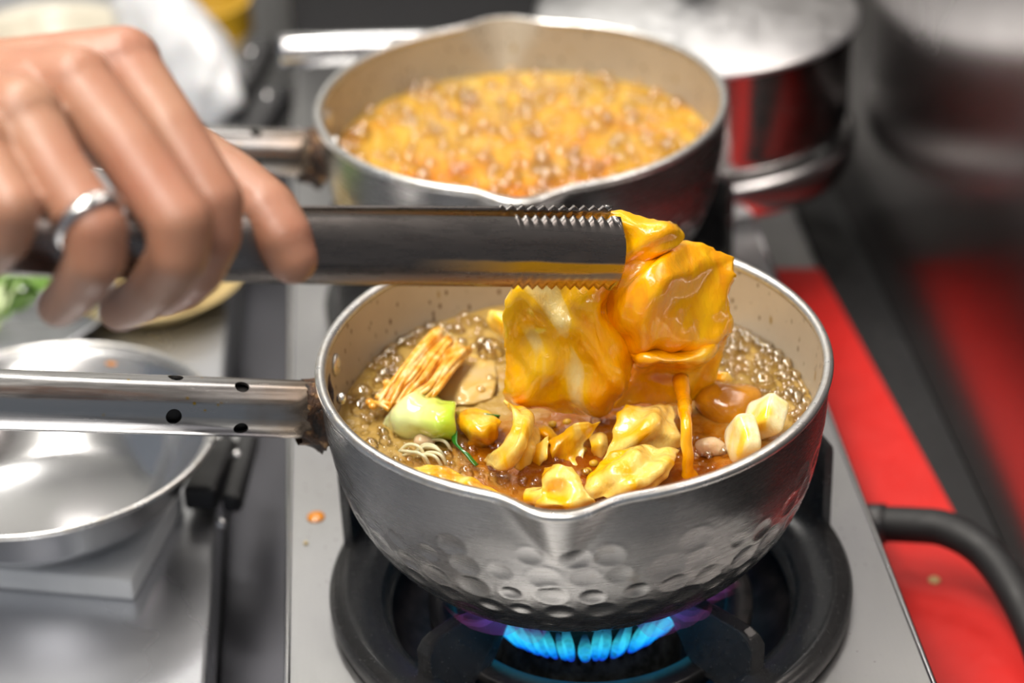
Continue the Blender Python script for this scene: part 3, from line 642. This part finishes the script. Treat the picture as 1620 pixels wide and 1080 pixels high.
o = mesh('mushroom_cap', *blob(Zp(1152, 640, B+.001), (.0135, .0125, .0085), None, .25, 80, ICO4, 2), MT['mushroom']); tag(o, 'glossy brown mushroom cap floating beside the white stems', 'mushroom')
o = mesh('radish_slice', *sheet([[Zp(690, 578, B-.001), Zp(735, 560, B+.001), Zp(785, 568, B-.001)], [Zp(672, 606, B+.001), Zp(728, 600, B+.0030), Zp(785, 602, B+.0015)], [Zp(690, 636, B-.001), Zp(735, 640, B+.001), Zp(778, 632, B-.001)]], 24, 24, .0004, 90, 31, .0006, .0015), MT['radish']); tag(o, 'pale translucent radish slice floating between enoki and lifted leaves', 'radish')
o = mesh('meat_scrap', *blob(Zp(1122, 708, B+.002), (.0052, .0040, .0036), None, .6, 180, ICO3, 4), MT['meat']); tag(o, 'small pale meat scrap in broth left of white stem', 'meat')
o = mesh('meat_scrap', *blob(Zp(672, 697, B+.002), (.0042, .0030, .0026), None, .6, 180, ICO3, 6), MT['meat']); tag(o, 'tiny pale scrap just under the green bok choy', 'meat')
# bok choy stem: a spoon-like curved piece with green leaf straps
C = [[(606, 672, B-.001), (640, 694, B-.001), (690, 704, B-.003), (714, 696, B-.003)], [(616, 655, B+.006), (645, 668, B+.009), (690, 682, B+.009), (718, 682, B+.005)], [(636, 635, B+.011), (660, 644, B+.014), (692, 660, B+.014), (718, 668, B+.008)], [(655, 624, B+.011), (674, 628, B+.014), (700, 642, B+.013), (718, 655, B+.008)], [(664, 620, B+.005), (684, 622, B+.007), (704, 634, B+.006), (719, 646, B+.002)]]
bt = thing('bok_choy', Zp(660, 680, B), 'pale green bok choy stem with dark green leaf strips', 'bok choy')
mesh('stem', *sheet([[Zp(*p) for p in r_] for r_ in C], amp=.0008, edge=.0008, thick=.0022, seed=12, fold=((.0016, .35, .9, .62), (.0005, .6, 2.4, .1))), MT['bok'], bt)
mesh('leaf_strip', *sheet([[Zp(716, 676, B+.006), Zp(724, 682, B+.007)], [Zp(716, 698, B+.005), Zp(724, 702, B+.006)], [Zp(732, 716, B+.005), Zp(740, 716, B+.005)], [Zp(752, 738, B+.003), Zp(757, 735, B+.002)]], 26, 8, .0004, 90, 13, .0004, .001), MT['greenleaf'], bt)
mesh('leaf_strip', *sheet([[Zp(750, 652, B+.008), Zp(755, 658, B+.006)], [Zp(770, 654, B+.009), Zp(772, 661, B+.006)], [Zp(792, 657, B+.008), Zp(790, 664, B+.005)]], 18, 8, .0004, 90, 14, .0004, .001), MT['greenleaf'], bt)
# enoki bundle
et = thing('enoki_bunch', Zp(670, 590, B), 'bunch of thin orange stained enoki mushrooms near the pan handle', 'mushroom')
for k in range(34):
    f_ = k/33; hi = (rng.random()-.5)
    a = Zp(690+52*f_+8*rng.normal()*.4, 520+36*f_+4*hi, B+.010+.004*rng.random()-.004*f_); c_ = Zp(638+56*f_, 580+36*f_+6*hi, B+.012+.004*rng.random()-.004*f_)
    e = Zp(598+50*f_+14*rng.random(), 640+8*hi+22*f_*(rng.random()-.2), B+.004+.004*rng.random())
    P = spline([a, (a+c_)/2+np.array([0, 0, .001]), c_, (c_+e)/2+np.array([0, 0, .0015*rng.random()]), e], 5); mesh('stalk', *tube(P, np.linspace(.0013, .0009, len(P))*(.8+.5*rng.random()), 6), MT['enoki'], et)
for (x0, y0, x1, y1) in ((585, 636, 616, 648), (612, 605, 606, 640), (600, 628, 625, 610), (590, 642, 622, 640)):
    a, e = Zp(x0, y0, B+.006), Zp(x1, y1, B+.007); P = spline([a, (a+e)/2+np.array([0, 0, .001]), e], 6); st = mesh('stalk', *tube(P, .0010, 8), MT['enoki'], et)
    V, F = ICO2; mesh('cap', V*np.array([.0019, .0019, .0014])+a, F, MT['enoki'], st)
# glass noodles and seeds
for k in range(9):
    x = 650+rng.random()*50; y = 700+rng.random()*30
    P = spline([Zp(x-22, y+8*rng.normal()*.5, B-.0005), Zp(x-8, y-8, B+.003), Zp(x+10, y-4, B+.004+.001*rng.random()), Zp(x+22, y+16, B-.001)], 7)
    o = mesh('glass_noodle', *tube(P, .0007, 6), MT['noodle']); tag(o, 'translucent noodle strand floating below the bok choy', 'noodle', 'glass noodles below the bok choy')
for k, (px, py) in enumerate(((921, 712), (939, 733), (929, 745), (874, 671), (897, 668), (897, 777))):
    o = mesh('corn_bit', *blob(Zp(px, py, B+.0008), (.0019, .0016, .0015), None, .2, 200, ICO2, k), MT['yellow']); tag(o, 'tiny yellow bit floating in the red broth', 'corn', 'yellow bits in the red broth')

# ------------------------------------------------------------------ cabbage held in the tongs
def lift(label, ctrl, m, **k): return leaf(label, ctrl, m, f=Yp, group='cabbage leaves held in the tongs', nu=56, nv=56, **k)
lift('front cabbage leaf hanging from the tongs, lower left of the clump', [
    [(818, 440, .000), (850, 425, -.004), (905, 425, -.006), (950, 430, -.004), (972, 425, .000)],
    [(800, 478, -.006), (842, 488, -.014), (890, 478, -.010), (945, 495, -.016), (982, 512, -.004)],
    [(797, 535, -.004), (848, 540, -.010), (900, 530, -.015), (958, 552, -.021), (1000, 566, -.006)],
    [(799, 590, -.008), (845, 590, -.015), (900, 595, -.014), (955, 592, -.021), (998, 598, -.008)],
    [(797, 630, -.006), (840, 632, -.012), (895, 640, -.015), (948, 640, -.014), (985, 622, -.006)],
    [(802, 640, .000), (842, 644, -.004), (895, 655, -.008), (946, 652, -.006), (975, 634, .000)]], MT['leaf_lift2'], amp=.0010, ns=60, seed=21, thick=.0010, fold=((.0020, 1.1, 1.7, .1), (.0009, 3.1, -2.2, .3)))
lift('small saucy cabbage flap folded over the tip of the tongs', [
    [(946, 333, .004), (975, 333, .002), (1008, 339, .001), (1042, 347, .001), (1070, 354, .003)],
    [(954, 350, .000), (985, 354, -.004), (1022, 360, -.006), (1058, 364, -.005), (1082, 372, .000)],
    [(962, 382, .000), (990, 382, -.005), (1022, 382, -.008), (1055, 382, -.007), (1078, 384, -.002)],
    [(962, 415, .000), (985, 408, -.005), (1012, 402, -.008), (1040, 398, -.008), (1060, 394, -.004)],
    [(960, 448, .002), (975, 432, -.002), (995, 420, -.004), (1020, 410, -.004), (1042, 402, -.002)]], MT['leaf_lift'], amp=.0008, ns=70, seed=25, thick=.0010, fold=((.0008, 1.3, 1.2, .0),))
lift('upper right cabbage leaf bulging out of the tongs', [
    [(968, 405, .004), (1010, 392, .004), (1060, 380, .006), (1108, 386, .006), (1162, 408, .008)],
    [(960, 432, -.002), (1000, 420, -.007), (1050, 405, -.007), (1108, 415, -.001), (1162, 430, .004)],
    [(956, 465, -.006), (995, 450, -.015), (1048, 440, -.018), (1104, 455, -.005), (1152, 470, .002)],
    [(960, 502, -.008), (1000, 500, -.019), (1052, 492, -.021), (1106, 500, -.007), (1158, 505, .000)],
    [(976, 532, -.008), (1012, 542, -.016), (1060, 547, -.017), (1110, 537, -.010), (1158, 525, .002)],
    [(990, 552, -.002), (1022, 560, -.006), (1065, 562, -.008), (1110, 552, -.004), (1150, 537, .004)]], MT['leaf_lift'], amp=.0010, ns=60, seed=22, thick=.0010, fold=((.0014, .9, 1.5, .2), (.0007, 2.7, 3.0, .3)))
lift('sauce soaked cabbage leaf under the upper leaf, dripping', [
    [(968, 535, .004), (1012, 548, -.006), (1062, 552, -.008), (1110, 545, -.004), (1152, 520, .004)],
    [(978, 556, -.004), (1014, 566, -.018), (1062, 572, -.022), (1108, 564, -.016), (1150, 545, .000)],
    [(985, 580, .000), (1016, 582, -.006), (1065, 586, -.008), (1106, 580, -.006), (1142, 572, .002)],
    [(978, 612, .002), (1015, 608, -.006), (1066, 612, -.008), (1104, 604, -.004), (1134, 596, .003)],
    [(962, 648, .002), (1010, 642, -.002), (1066, 642, -.004), (1098, 632, .000), (1122, 618, .004)]], MT['leaf_deep'], amp=.0010, ns=60, seed=23, thick=.0010, fold=((.0012, .8, 2.1, .4),))
P = spline([Yp(1076, 600, -.008), Yp(1082, 632, -.020), Zp(1085, 665, B+.0215), Zp(1087, 705, B+.014), Zp(1089, 738, B+.005), Zp(1091, 754, B-.001)], 8)
V, F = tube(P, np.interp(np.linspace(0, 1, len(P)), [0, .15, .5, .85, 1], [.0036, .0030, .0021, .0023, .0036]), 14)
V = [np.array(v)+.0006*np.array([nz(v, 150, 1), nz(v, 150, 2), 0]) for v in V]
o = mesh('sauce_drip', V, F, MT['leaf_deep']); tag(o, 'thick orange string of sauce dripping from the lifted leaf', 'sauce')

# ------------------------------------------------------------------ tongs
T0 = Dp(972, 400, .815); T1 = Dp(-150, 380, .650); TL = np.linalg.norm(T1-T0); tx = (T0-T1)/TL
tz = np.array([0, 0, 1.])-tx*tx[2]; tz = tz*.93+np.cross(tx, tz)*0; 
# broad faces look toward the viewer: the width axis leans with the view
vdir = (T0+T1)/2-CAM; vdir /= np.linalg.norm(vdir); wz = np.cross(tx, vdir); wz = wz if wz[2] > 0 else -wz; wz /= np.linalg.norm(wz)
tz = wz*.85+np.array([0, 0, 1.])*.15; tz -= tx*(tz@tx); tz /= np.linalg.norm(tz); ty = np.cross(tz, tx)
TM = Matrix(((tx[0], ty[0], tz[0], T0[0]), (tx[1], ty[1], tz[1], T0[1]), (tx[2], ty[2], tz[2], T0[2]), (0, 0, 0, 1)))
tg = thing('tongs', (0, 0, 0), 'dark steel serving tongs lifting cabbage out of the front pan', 'tongs'); tg.matrix_world = TM
def arm(side):
    m = 15; V = []; F = []; SS = np.concatenate([np.linspace(0, .20, 200, endpoint=False), np.linspace(.20, 1, 60)]); n = len(SS)
    for i in range(n):
        s = SS[i]; x = -s*TL
        hw = np.interp(s, [0, .15, .45, .8, 1], [.0128, .0125, .0117, .0100, .0085])
        gap = np.interp(s, [0, .06, .25, .6, .92, .98, 1], [.0022, .0024, .0058, .0115, .0120, .0075, .0008])
        tooth = .0019*(abs((x/.0046) % 1-.5)*2-.5) if s < .185 else 0
        zz0 = .0040 if side > 0 else 0.
        for j in range(m):
            q = j/(m-1)*2-1; z = q*hw+zz0*(1-s)
            if abs(q) > .8: z += tooth*np.sign(q)*(abs(q)-.8)/.2
            y = side*(gap+.0042*(1-abs(q)**2.6)*(1-.25*s))
            V.append((x+(-.004*abs(q)**4 if i == 0 else 0), y, z))
    for i in range(n-1):
        for j in range(m-1): a = i*m+j; F.append((a, a+1, a+m+1, a+m))
    o = mesh('arm', V, F, MT['tongs'], tg, local=True); sm = o.modifiers.new('solid', 'SOLIDIFY'); sm.thickness = .0011; sm.offset = 0
    return o
arm(-1); arm(1)
V, F = tube([(-TL+.004, y, 0) for y in (-.006, 0, .006)], .0045, 16); mesh('hinge', V, F, MT['tongs'], tg, local=True)

# ------------------------------------------------------------------ hand
pt = thing('person', Dp(120, 300, .68), 'bare right hand gripping the tongs, silver ring on one finger', 'person')
fingers = {
 'index': [(194, 102, .695, .0125), (270, 205, .682, .0106), (336, 318, .676, .0106), (338, 372, .678, .0096), (316, 424, .690, .0090), (290, 452, .702, .0082), (256, 470, .712, .0072)],
 'middle': [(120, 136, .672, .0130), (205, 240, .660, .0112), (283, 352, .652, .0112), (282, 402, .654, .0102), (254, 444, .666, .0094), (226, 472, .680, .0086), (190, 490, .692, .0075)],
 'ring': [(36, 186, .650, .0122), (92, 278, .640, .0105), (150, 362, .633, .0105), (152, 410, .635, .0096), (130, 444, .646, .0090), (112, 466, .655, .0082), (92, 484, .664, .0072)],
 'pinky': [(-45, 236, .640, .0110), (-8, 290, .630, .0092), (20, 330, .625, .0090), (10, 372, .630, .0084), (-18, 405, .642, .0078), (-45, 425, .652, .0070)],
 'thumb': [(110, 190, .750, .0160), (215, 205, .748, .0150), (318, 262, .738, .0122), (372, 296, .726, .0115), (420, 336, .715, .0112), (446, 376, .711, .0104), (462, 408, .711, .0088)]}
J = {k: [(Dp(a, b_, c), r_*(.94 if k != 'thumb' else 1)) for a, b_, c, r_ in v] for k, v in fingers.items()}
wr = Dp(-150, 185, .705); el = Dp(-560, 165, .74); el = wr+(el-wr)*1.9
segs = []
for k, v in J.items():
    for i in range(len(v)-1): segs.append((v[i], v[i+1]))
for k in ('index', 'middle', 'ring', 'pinky'):
    mc = J[k][0]; c_ = (wr+(J[k][0][0]-wr)*.12, .0215)
    md = (c_[0]*.45+mc[0]*.55, .0165); segs += [(c_, md), (md, (mc[0]+np.array([0, 0, .0]), .0128))]
    low = (mc[0]*.75+wr*.25-np.array([0, -.014, .014]), .0150); segs.append((low, c_)); segs.append((low, (mc[0]-np.array([0, -.008, .008]), .0115)))
mcs = [J[k][0][0] for k in ('index', 'middle', 'ring', 'pinky')]
for a, c_ in zip(mcs[:-1], mcs[1:]): segs.append((((a*.8+wr*.2), .0125), ((c_*.8+wr*.2), .0125)))
segs.append(((J['thumb'][0][0], .017), (wr+np.array([.02, .01, -.01]), .022))); segs.append(((J['thumb'][1][0], .0135), (mcs[0]*.7+wr*.3-np.array([0, -.012, .016]), .013)))
segs.append(((wr, .0275), (wr*.6+el*.4, .030))); segs.append(((wr*.6+el*.4, .030), (el, .040)))
def capsule(a, b_):
    (p, ra), (q, rb) = a, b_; d = q-p; L = np.linalg.norm(d); d = d/L; up = np.array([0, 0, 1.]) if abs(d[2]) < .9 else np.array([1., 0, 0]); n = np.cross(d, up); n /= np.linalg.norm(n); m = np.cross(d, n)
    V = []; F = []; rings = []
    for t in np.linspace(-80, 0, 5): rings.append((p+d*ra*math.sin(math.radians(t)), ra*math.cos(math.radians(t))))
    for t in np.linspace(0, 80, 5): rings.append((q+d*rb*math.sin(math.radians(t)), rb*math.cos(math.radians(t))))
    N = 16
    for c_, r_ in rings:
        for k in range(N): a_ = 2*math.pi*k/N; V.append(c_+r_*(math.cos(a_)*n+math.sin(a_)*m))
    for i in range(len(rings)-1):
        for k in range(N): F.append((i*N+k, i*N+(k+1) % N, (i+1)*N+(k+1) % N, (i+1)*N+k))
    F.append(tuple(range(N))[::-1]); F.append(tuple((len(rings)-1)*N+k for k in range(N))); return V, F
hv = merge(*[capsule(a, c_) for a, c_ in segs])
body = mesh('hand', *hv, MT['skin'], pt)
m = body.modifiers.new('remesh', 'REMESH'); m.mode = 'VOXEL'; m.voxel_size = .0011; m.use_smooth_shade = True
m = body.modifiers.new('smooth', 'SMOOTH'); m.factor = .6; m.iterations = 4
# knuckle dimples and creases are left to relief in the skin; ring and nails
p0, p1 = J['ring'][1][0], J['ring'][2][0]; d = (p1-p0)/np.linalg.norm(p1-p0); c_ = p0+(p1-p0)*.86; up = np.array([0, 0, 1.]); n_ = np.cross(d, up); n_ /= np.linalg.norm(n_); m_ = np.cross(d, n_)
V = []; F = []; N = 48; pf = [(.0103, -.0022), (.0112, -.0022), (.0116, 0), (.0112, .0022), (.0103, .0022)]
for k in range(N):
    a = 2*math.pi*k/N
    for r_, x_ in pf: V.append(c_+d*x_+r_*(math.cos(a)*n_+math.sin(a)*m_))
for k in range(N):
    j = (k+1) % N
    for q in range(5): F.append((k*5+q, j*5+q, j*5+(q+1) % 5, k*5+(q+1) % 5))
o = mesh('finger_ring', V, F, MT['silver'], pt); o['label'] = 'plain silver band'
sv = spline([wr*.40+el*.60, wr*.1+el*.9, el+(el-wr)*.25, el+(el-wr)*.7+np.array([0, 0, .06])], 8)
mesh('sleeve', *tube(sv, np.interp(np.linspace(0, 1, len(sv)), [0, .4, 1], [.048, .056, .066]), 32), MT['bag'], pt)
tp, t2 = J['thumb'][-1][0], J['thumb'][-3][0]; d = (tp-t2)/np.linalg.norm(tp-t2); out = np.array([.55, .1, .75]); out -= d*(out@d); out /= np.linalg.norm(out); sd = np.cross(d, out)
V, F = ICO3; mesh('nail', [tp-d*.002+out*(.0066+v[2]*.0012-.10*(v[1]*.0055)**2*300)+d*v[0]*.0068+sd*v[1]*.0055 for v in V], F, MT['nail'], pt)

# ------------------------------------------------------------------ left counter: bowl, board, utensil, dishes
bc = np.array([-.236, .108]); bz = ZC+.012
zt = ZC+.0115; A_ = Zp(207, 918, zt); B_ = A_+(Zp(272, 800, zt)-A_)*1.25; C_ = A_+(Zp(0, 900, zt)-A_)*1.15; D_ = C_+(B_-A_)
V = [(*q[:2], z_) for z_ in (ZC+.0003, zt) for q in (A_, B_, D_, C_)]
o = mesh('cutting_board', V, [(3, 2, 1, 0), (4, 5, 6, 7), (0, 1, 5, 4), (1, 2, 6, 5), (2, 3, 7, 6), (3, 0, 4, 7)], MT['white'], smooth=False); bevel(o, .0012); tag(o, 'white board under the steel bowl on the counter', 'board')
t = thing('steel_bowl', (*bc, bz), 'wide shallow steel bowl on a white board, left of the stove', 'bowl')
pr = [(.0, .0005), (.040, .0005), (.050, .004), (.064, .018), (.0735, .036), (.0790, .0405), (.0800, .0418), (.0790, .0426), (.0725, .038), (.0628, .019), (.0490, .006), (.039, .0025), (.0, .0025)]
mesh('body', *lathe(pr, 120, (*bc, bz)), MT['chrome'], t)
mesh('rim', *lathe([(.0795+.0014*math.cos(a), .0418+.0014*math.sin(a)) for a in np.linspace(0, 2*math.pi, 10, endpoint=False)], 120, (*bc, bz), closed=True), MT['rim'], t)
V, F = blob(Zp(190, 572, bz+.036), (.007, .003, .0016), None, .3, 100, ICO2); o = mesh('sauce_smear', V, F, MT['orange']); tag(o, 'orange sauce smear on the far rim of the steel bowl', 'sauce')
# black utensil lying over the counter edge
t = thing('kitchen_scissors', Zp(345, 770, ZC+.01), 'black handled kitchen scissors at the counter edge below the pan handle', 'scissors')
for (x0, y0, x1, y1, w, h) in ((350, 705, 316, 792, .0165, .013), (395, 690, 366, 800, .0095, .010)):
    a, e = Zp(x0, y0, ZC+.010), Zp(x1, y1, ZC+.010); d = e-a; L = np.linalg.norm(d)
    o = mesh('grip', *obox((a+e)/2, d, np.cross([0, 0, 1], d), (0, 0, 1), L, w, h), MT['blackplastic'], t, smooth=False); bevel(o, .003, 3)
for px, py in ((375, 720), (350, 828), (345, 695)):
    V, F = ICO2; mesh('rivet', V*.0028+Zp(px, py, ZC+.014), F, MT['chrome'], t)
a, e = Zp(385, 700, ZC+.008), Zp(405, 610, ZC+.008); o = mesh('blade', *obox((a+e)/2, e-a, np.cross([0, 0, 1], e-a), (0, 0, 1), np.linalg.norm(e-a), .012, .002), MT['chrome'], t, smooth=False)
# greens in a dish, tan food in a tray, far left
def dish(name, c, R, h, m, label, cat='dish'):
    o = mesh(name, *lathe([(0, .0005), (R*.62, .0005), (R*.72, .004), (R*.92, h*.8), (R, h), (R*.985, h+.0012), (R*.90, h*.8), (R*.68, .006), (R*.6, .003), (0, .003)], 64, c), m); tag(o, label, cat); return o
g0 = Zp(10, 530, ZC); dish('serving_plate', (g0[0], g0[1], ZC), .06, .018, MT['counter'], 'steel plate holding leafy greens under the fist')
for k in range(12):
    p = g0+np.array([rng.normal(0, .02), rng.normal(0, .018), .014+.010*rng.random()]); a = rng.random()*6.28; R_ = .014+.008*rng.random()
    C = [[p+np.array([R_*(u*math.cos(a)-v*math.sin(a)), R_*(u*math.sin(a)+v*math.cos(a)), .006*math.sin(3*u+k)+.010*v*v+.004*rng.normal()]) for v in (-1, -.3, .3, 1)] for u in (-1, -.3, .3, 1)]
    o = mesh('lettuce_leaf', *sheet(C, 18, 18, .002, 120, k, .003, .0008), MT['greens'] if k % 2 else MT['greens2']); tag(o, 'curly green salad leaf piled on the steel plate', 'lettuce', 'salad leaves on the steel plate')
g1 = Zp(245, 500, ZC); dish('food_tray', (g1[0], g1[1]+.02, ZC), .050, .014, MT['tan'], 'tan dish of tan food behind the fist')
for k in range(7):
    p = g1+np.array([rng.normal(0, .016), .02+rng.normal(0, .012), .016+.004*rng.random()]); o = mesh('tofu_puff', *blob(p, (.011, .009, .007), None, .3, 80, ICO3, k), MT['tan']); tag(o, 'tan fried tofu puff on the tan dish', 'tofu', 'tofu puffs on the tan dish')
# white crumpled bag, yellow roll, pale bowl, black utensils at the back left
g2 = Zp(290, 150, ZC); ex = Zp(355, 205, ZC)-Zp(225, 60, ZC); ex = ex/np.linalg.norm(ex); ey = np.array([-ex[1], ex[0], 0])
V0, F = ICO4; V = []
for v in V0:
    q = ex*v[0]*.085+ey*v[1]*.030+np.array([0, 0, 1])*max(v[2], -.55)*.040; w = 1+.30*nz(q, 26, 3)+.22*abs(nz(q, 60, 5)); q = q*w; V.append(g2+q+np.array([0, 0, .0]))
V = np.array(V); V[:, 2] += ZC+.0005-V[:, 2].min()
o = mesh('plastic_bag', V, F, MT['bag']); tag(o, 'crumpled white plastic bag behind the hand', 'bag')
g3 = Zp(312, 48, ZC); t = mesh('tape_roll', *lathe([(.030, 0), (.034, 0), (.034, .022), (.030, .022)], 64, (g3[0]+.005, g3[1], ZC), closed=True), MT['yellow']); sharp(t); tag(t, 'yellow roll standing beside the white bag', 'roll')
g4 = Zp(85, 130, ZC); dish('mixing_bowl', (g4[0], g4[1], ZC), .055, .035, MT['cream'], 'pale round bowl at the back left corner', 'bowl')
for k, (x0, y0, x1, y1) in enumerate(((415, 70, 360, 190), (440, 150, 390, 230))):
    a, e = Zp(x0, y0, ZC+.012), Zp(x1, y1, ZC+.012); t = thing('black_ladle', (a+e)/2-np.array([0, 0, .012]), ['black utensil handle lying behind the rear pan handle, farther one', 'black utensil handle lying behind the rear pan handle, nearer one'][k], 'utensil')
    o = mesh('grip', *obox((a+e)/2, e-a, np.cross([0, 0, 1], e-a), (0, 0, 1), np.linalg.norm(e-a), .022, .018), MT['blackplastic'], t, smooth=False); bevel(o, .006, 3)
    V, F = ICO2; mesh('rivet', V*.003+(a*.7+e*.3)+np.array([0, 0, .009]), F, MT['chrome'], t)

# ------------------------------------------------------------------ lidded pot at the back right
pc = np.array([.108, .408]); z0 = .022
o = mesh('pot_stand', *lathe([(.070, 0), (.090, 0), (.092, .004), (.092, .018), (.090, .0215), (.084, .0215), (.080, .016), (.070, .004)], 96, (*pc, 0), closed=True), MT['chrome']); tag(o, 'round bright steel ring stand under the lidded pot', 'stand')
t = thing('lidded_pot', (*pc, z0), 'shiny lidded steel pot at the back right beside the dark wall', 'pot')
mesh('body', *lathe([(0, .0), (.080, .0), (.0865, .004), (.088, .012), (.088, .062), (.090, .0635)], 128, (*pc, z0)), MT['steeldark'], t)
ld = mesh('lid', *lathe([(.0895, .0625), (.0915, .064), (.0915, .066), (.088, .0675), (.070, .071), (.045, .0765), (.02, .079), (0, .0795)], 128, (*pc, z0)), MT['lid'], t)
mesh('knob', *lathe([(.006, .079), (.006, .086), (.013, .089), (.015, .094), (.012, .099), (0, .100)], 48, (*pc, z0)), MT['blackplastic'], ld)
a = np.array([*pc, z0+.05]); d = Dp(442, 80, 1.20)-a; d /= np.linalg.norm(d); e = Dp(442, 80, 1.20)
V, F = tube([a+d*.086, e*.5+(a+d*.086)*.5, e-d*.002, e], [.0092, .0092, .0092, .008], 24); mesh('handle', V, F, MT['chrome'], t)

# ------------------------------------------------------------------ red sheet, hose, spilled drops
V = [(.131, .372), (.1755, .366), (.199, -.045), (.199, -.055), (.131, -.055)]
k = len(V); VV = [(x, y, -.0648) for x, y in V]+[(x, y, -.060) for x, y in V]
o = mesh('red_sheet', VV, [tuple(range(k))[::-1], tuple(range(k, 2*k))]+[(i, (i+1) % k, k+(i+1) % k, k+i) for i in range(k)], MT['red'], smooth=False); bevel(o, .001); tag(o, 'bright red plastic sheet lying along the right of the stove', 'sheet')
P = spline([(.126, .078, -.034), Zp(1440, 830, -.030), Zp(1500, 838, -.028), Zp(1560, 875, -.030), Zp(1610, 945, -.034), Zp(1650, 1040, -.046), Zp(1668, 1150, -.0515), (.168, -.16, -.0555), (.160, -.24, -.0555), (.158, -.295, -.0555)], 10)
t = thing('gas_hose', (.127, .078, -.06), 'black rubber gas hose curving over the red sheet', 'hose')
mesh('hose', *tube(P, .0082, 20), MT['black'], t); mesh('connector', *tube(P[:7], .0094, 20), MT['blackplastic'], t)
def drop(px, py, rx, ry, label, m, z=0):
    V, F = ICO2; p = Zp(px, py, z); o = mesh('sauce_drop', [p+np.array([v[0]*rx, v[1]*ry, max(0, v[2])*.0012+.0002]) for v in V], F, m); tag(o, label, 'sauce')
drop(500, 818, .0042, .0046, 'round orange sauce drop on the left strip of the stove', MT['orange'])
drop(484, 860, .0011, .0012, 'tiny brown sauce speck below the orange drop', MT['tan'])
drop(1478, 918, .003, .003, 'small pale stain on the red sheet below the hose', MT['tan'], -.0600)
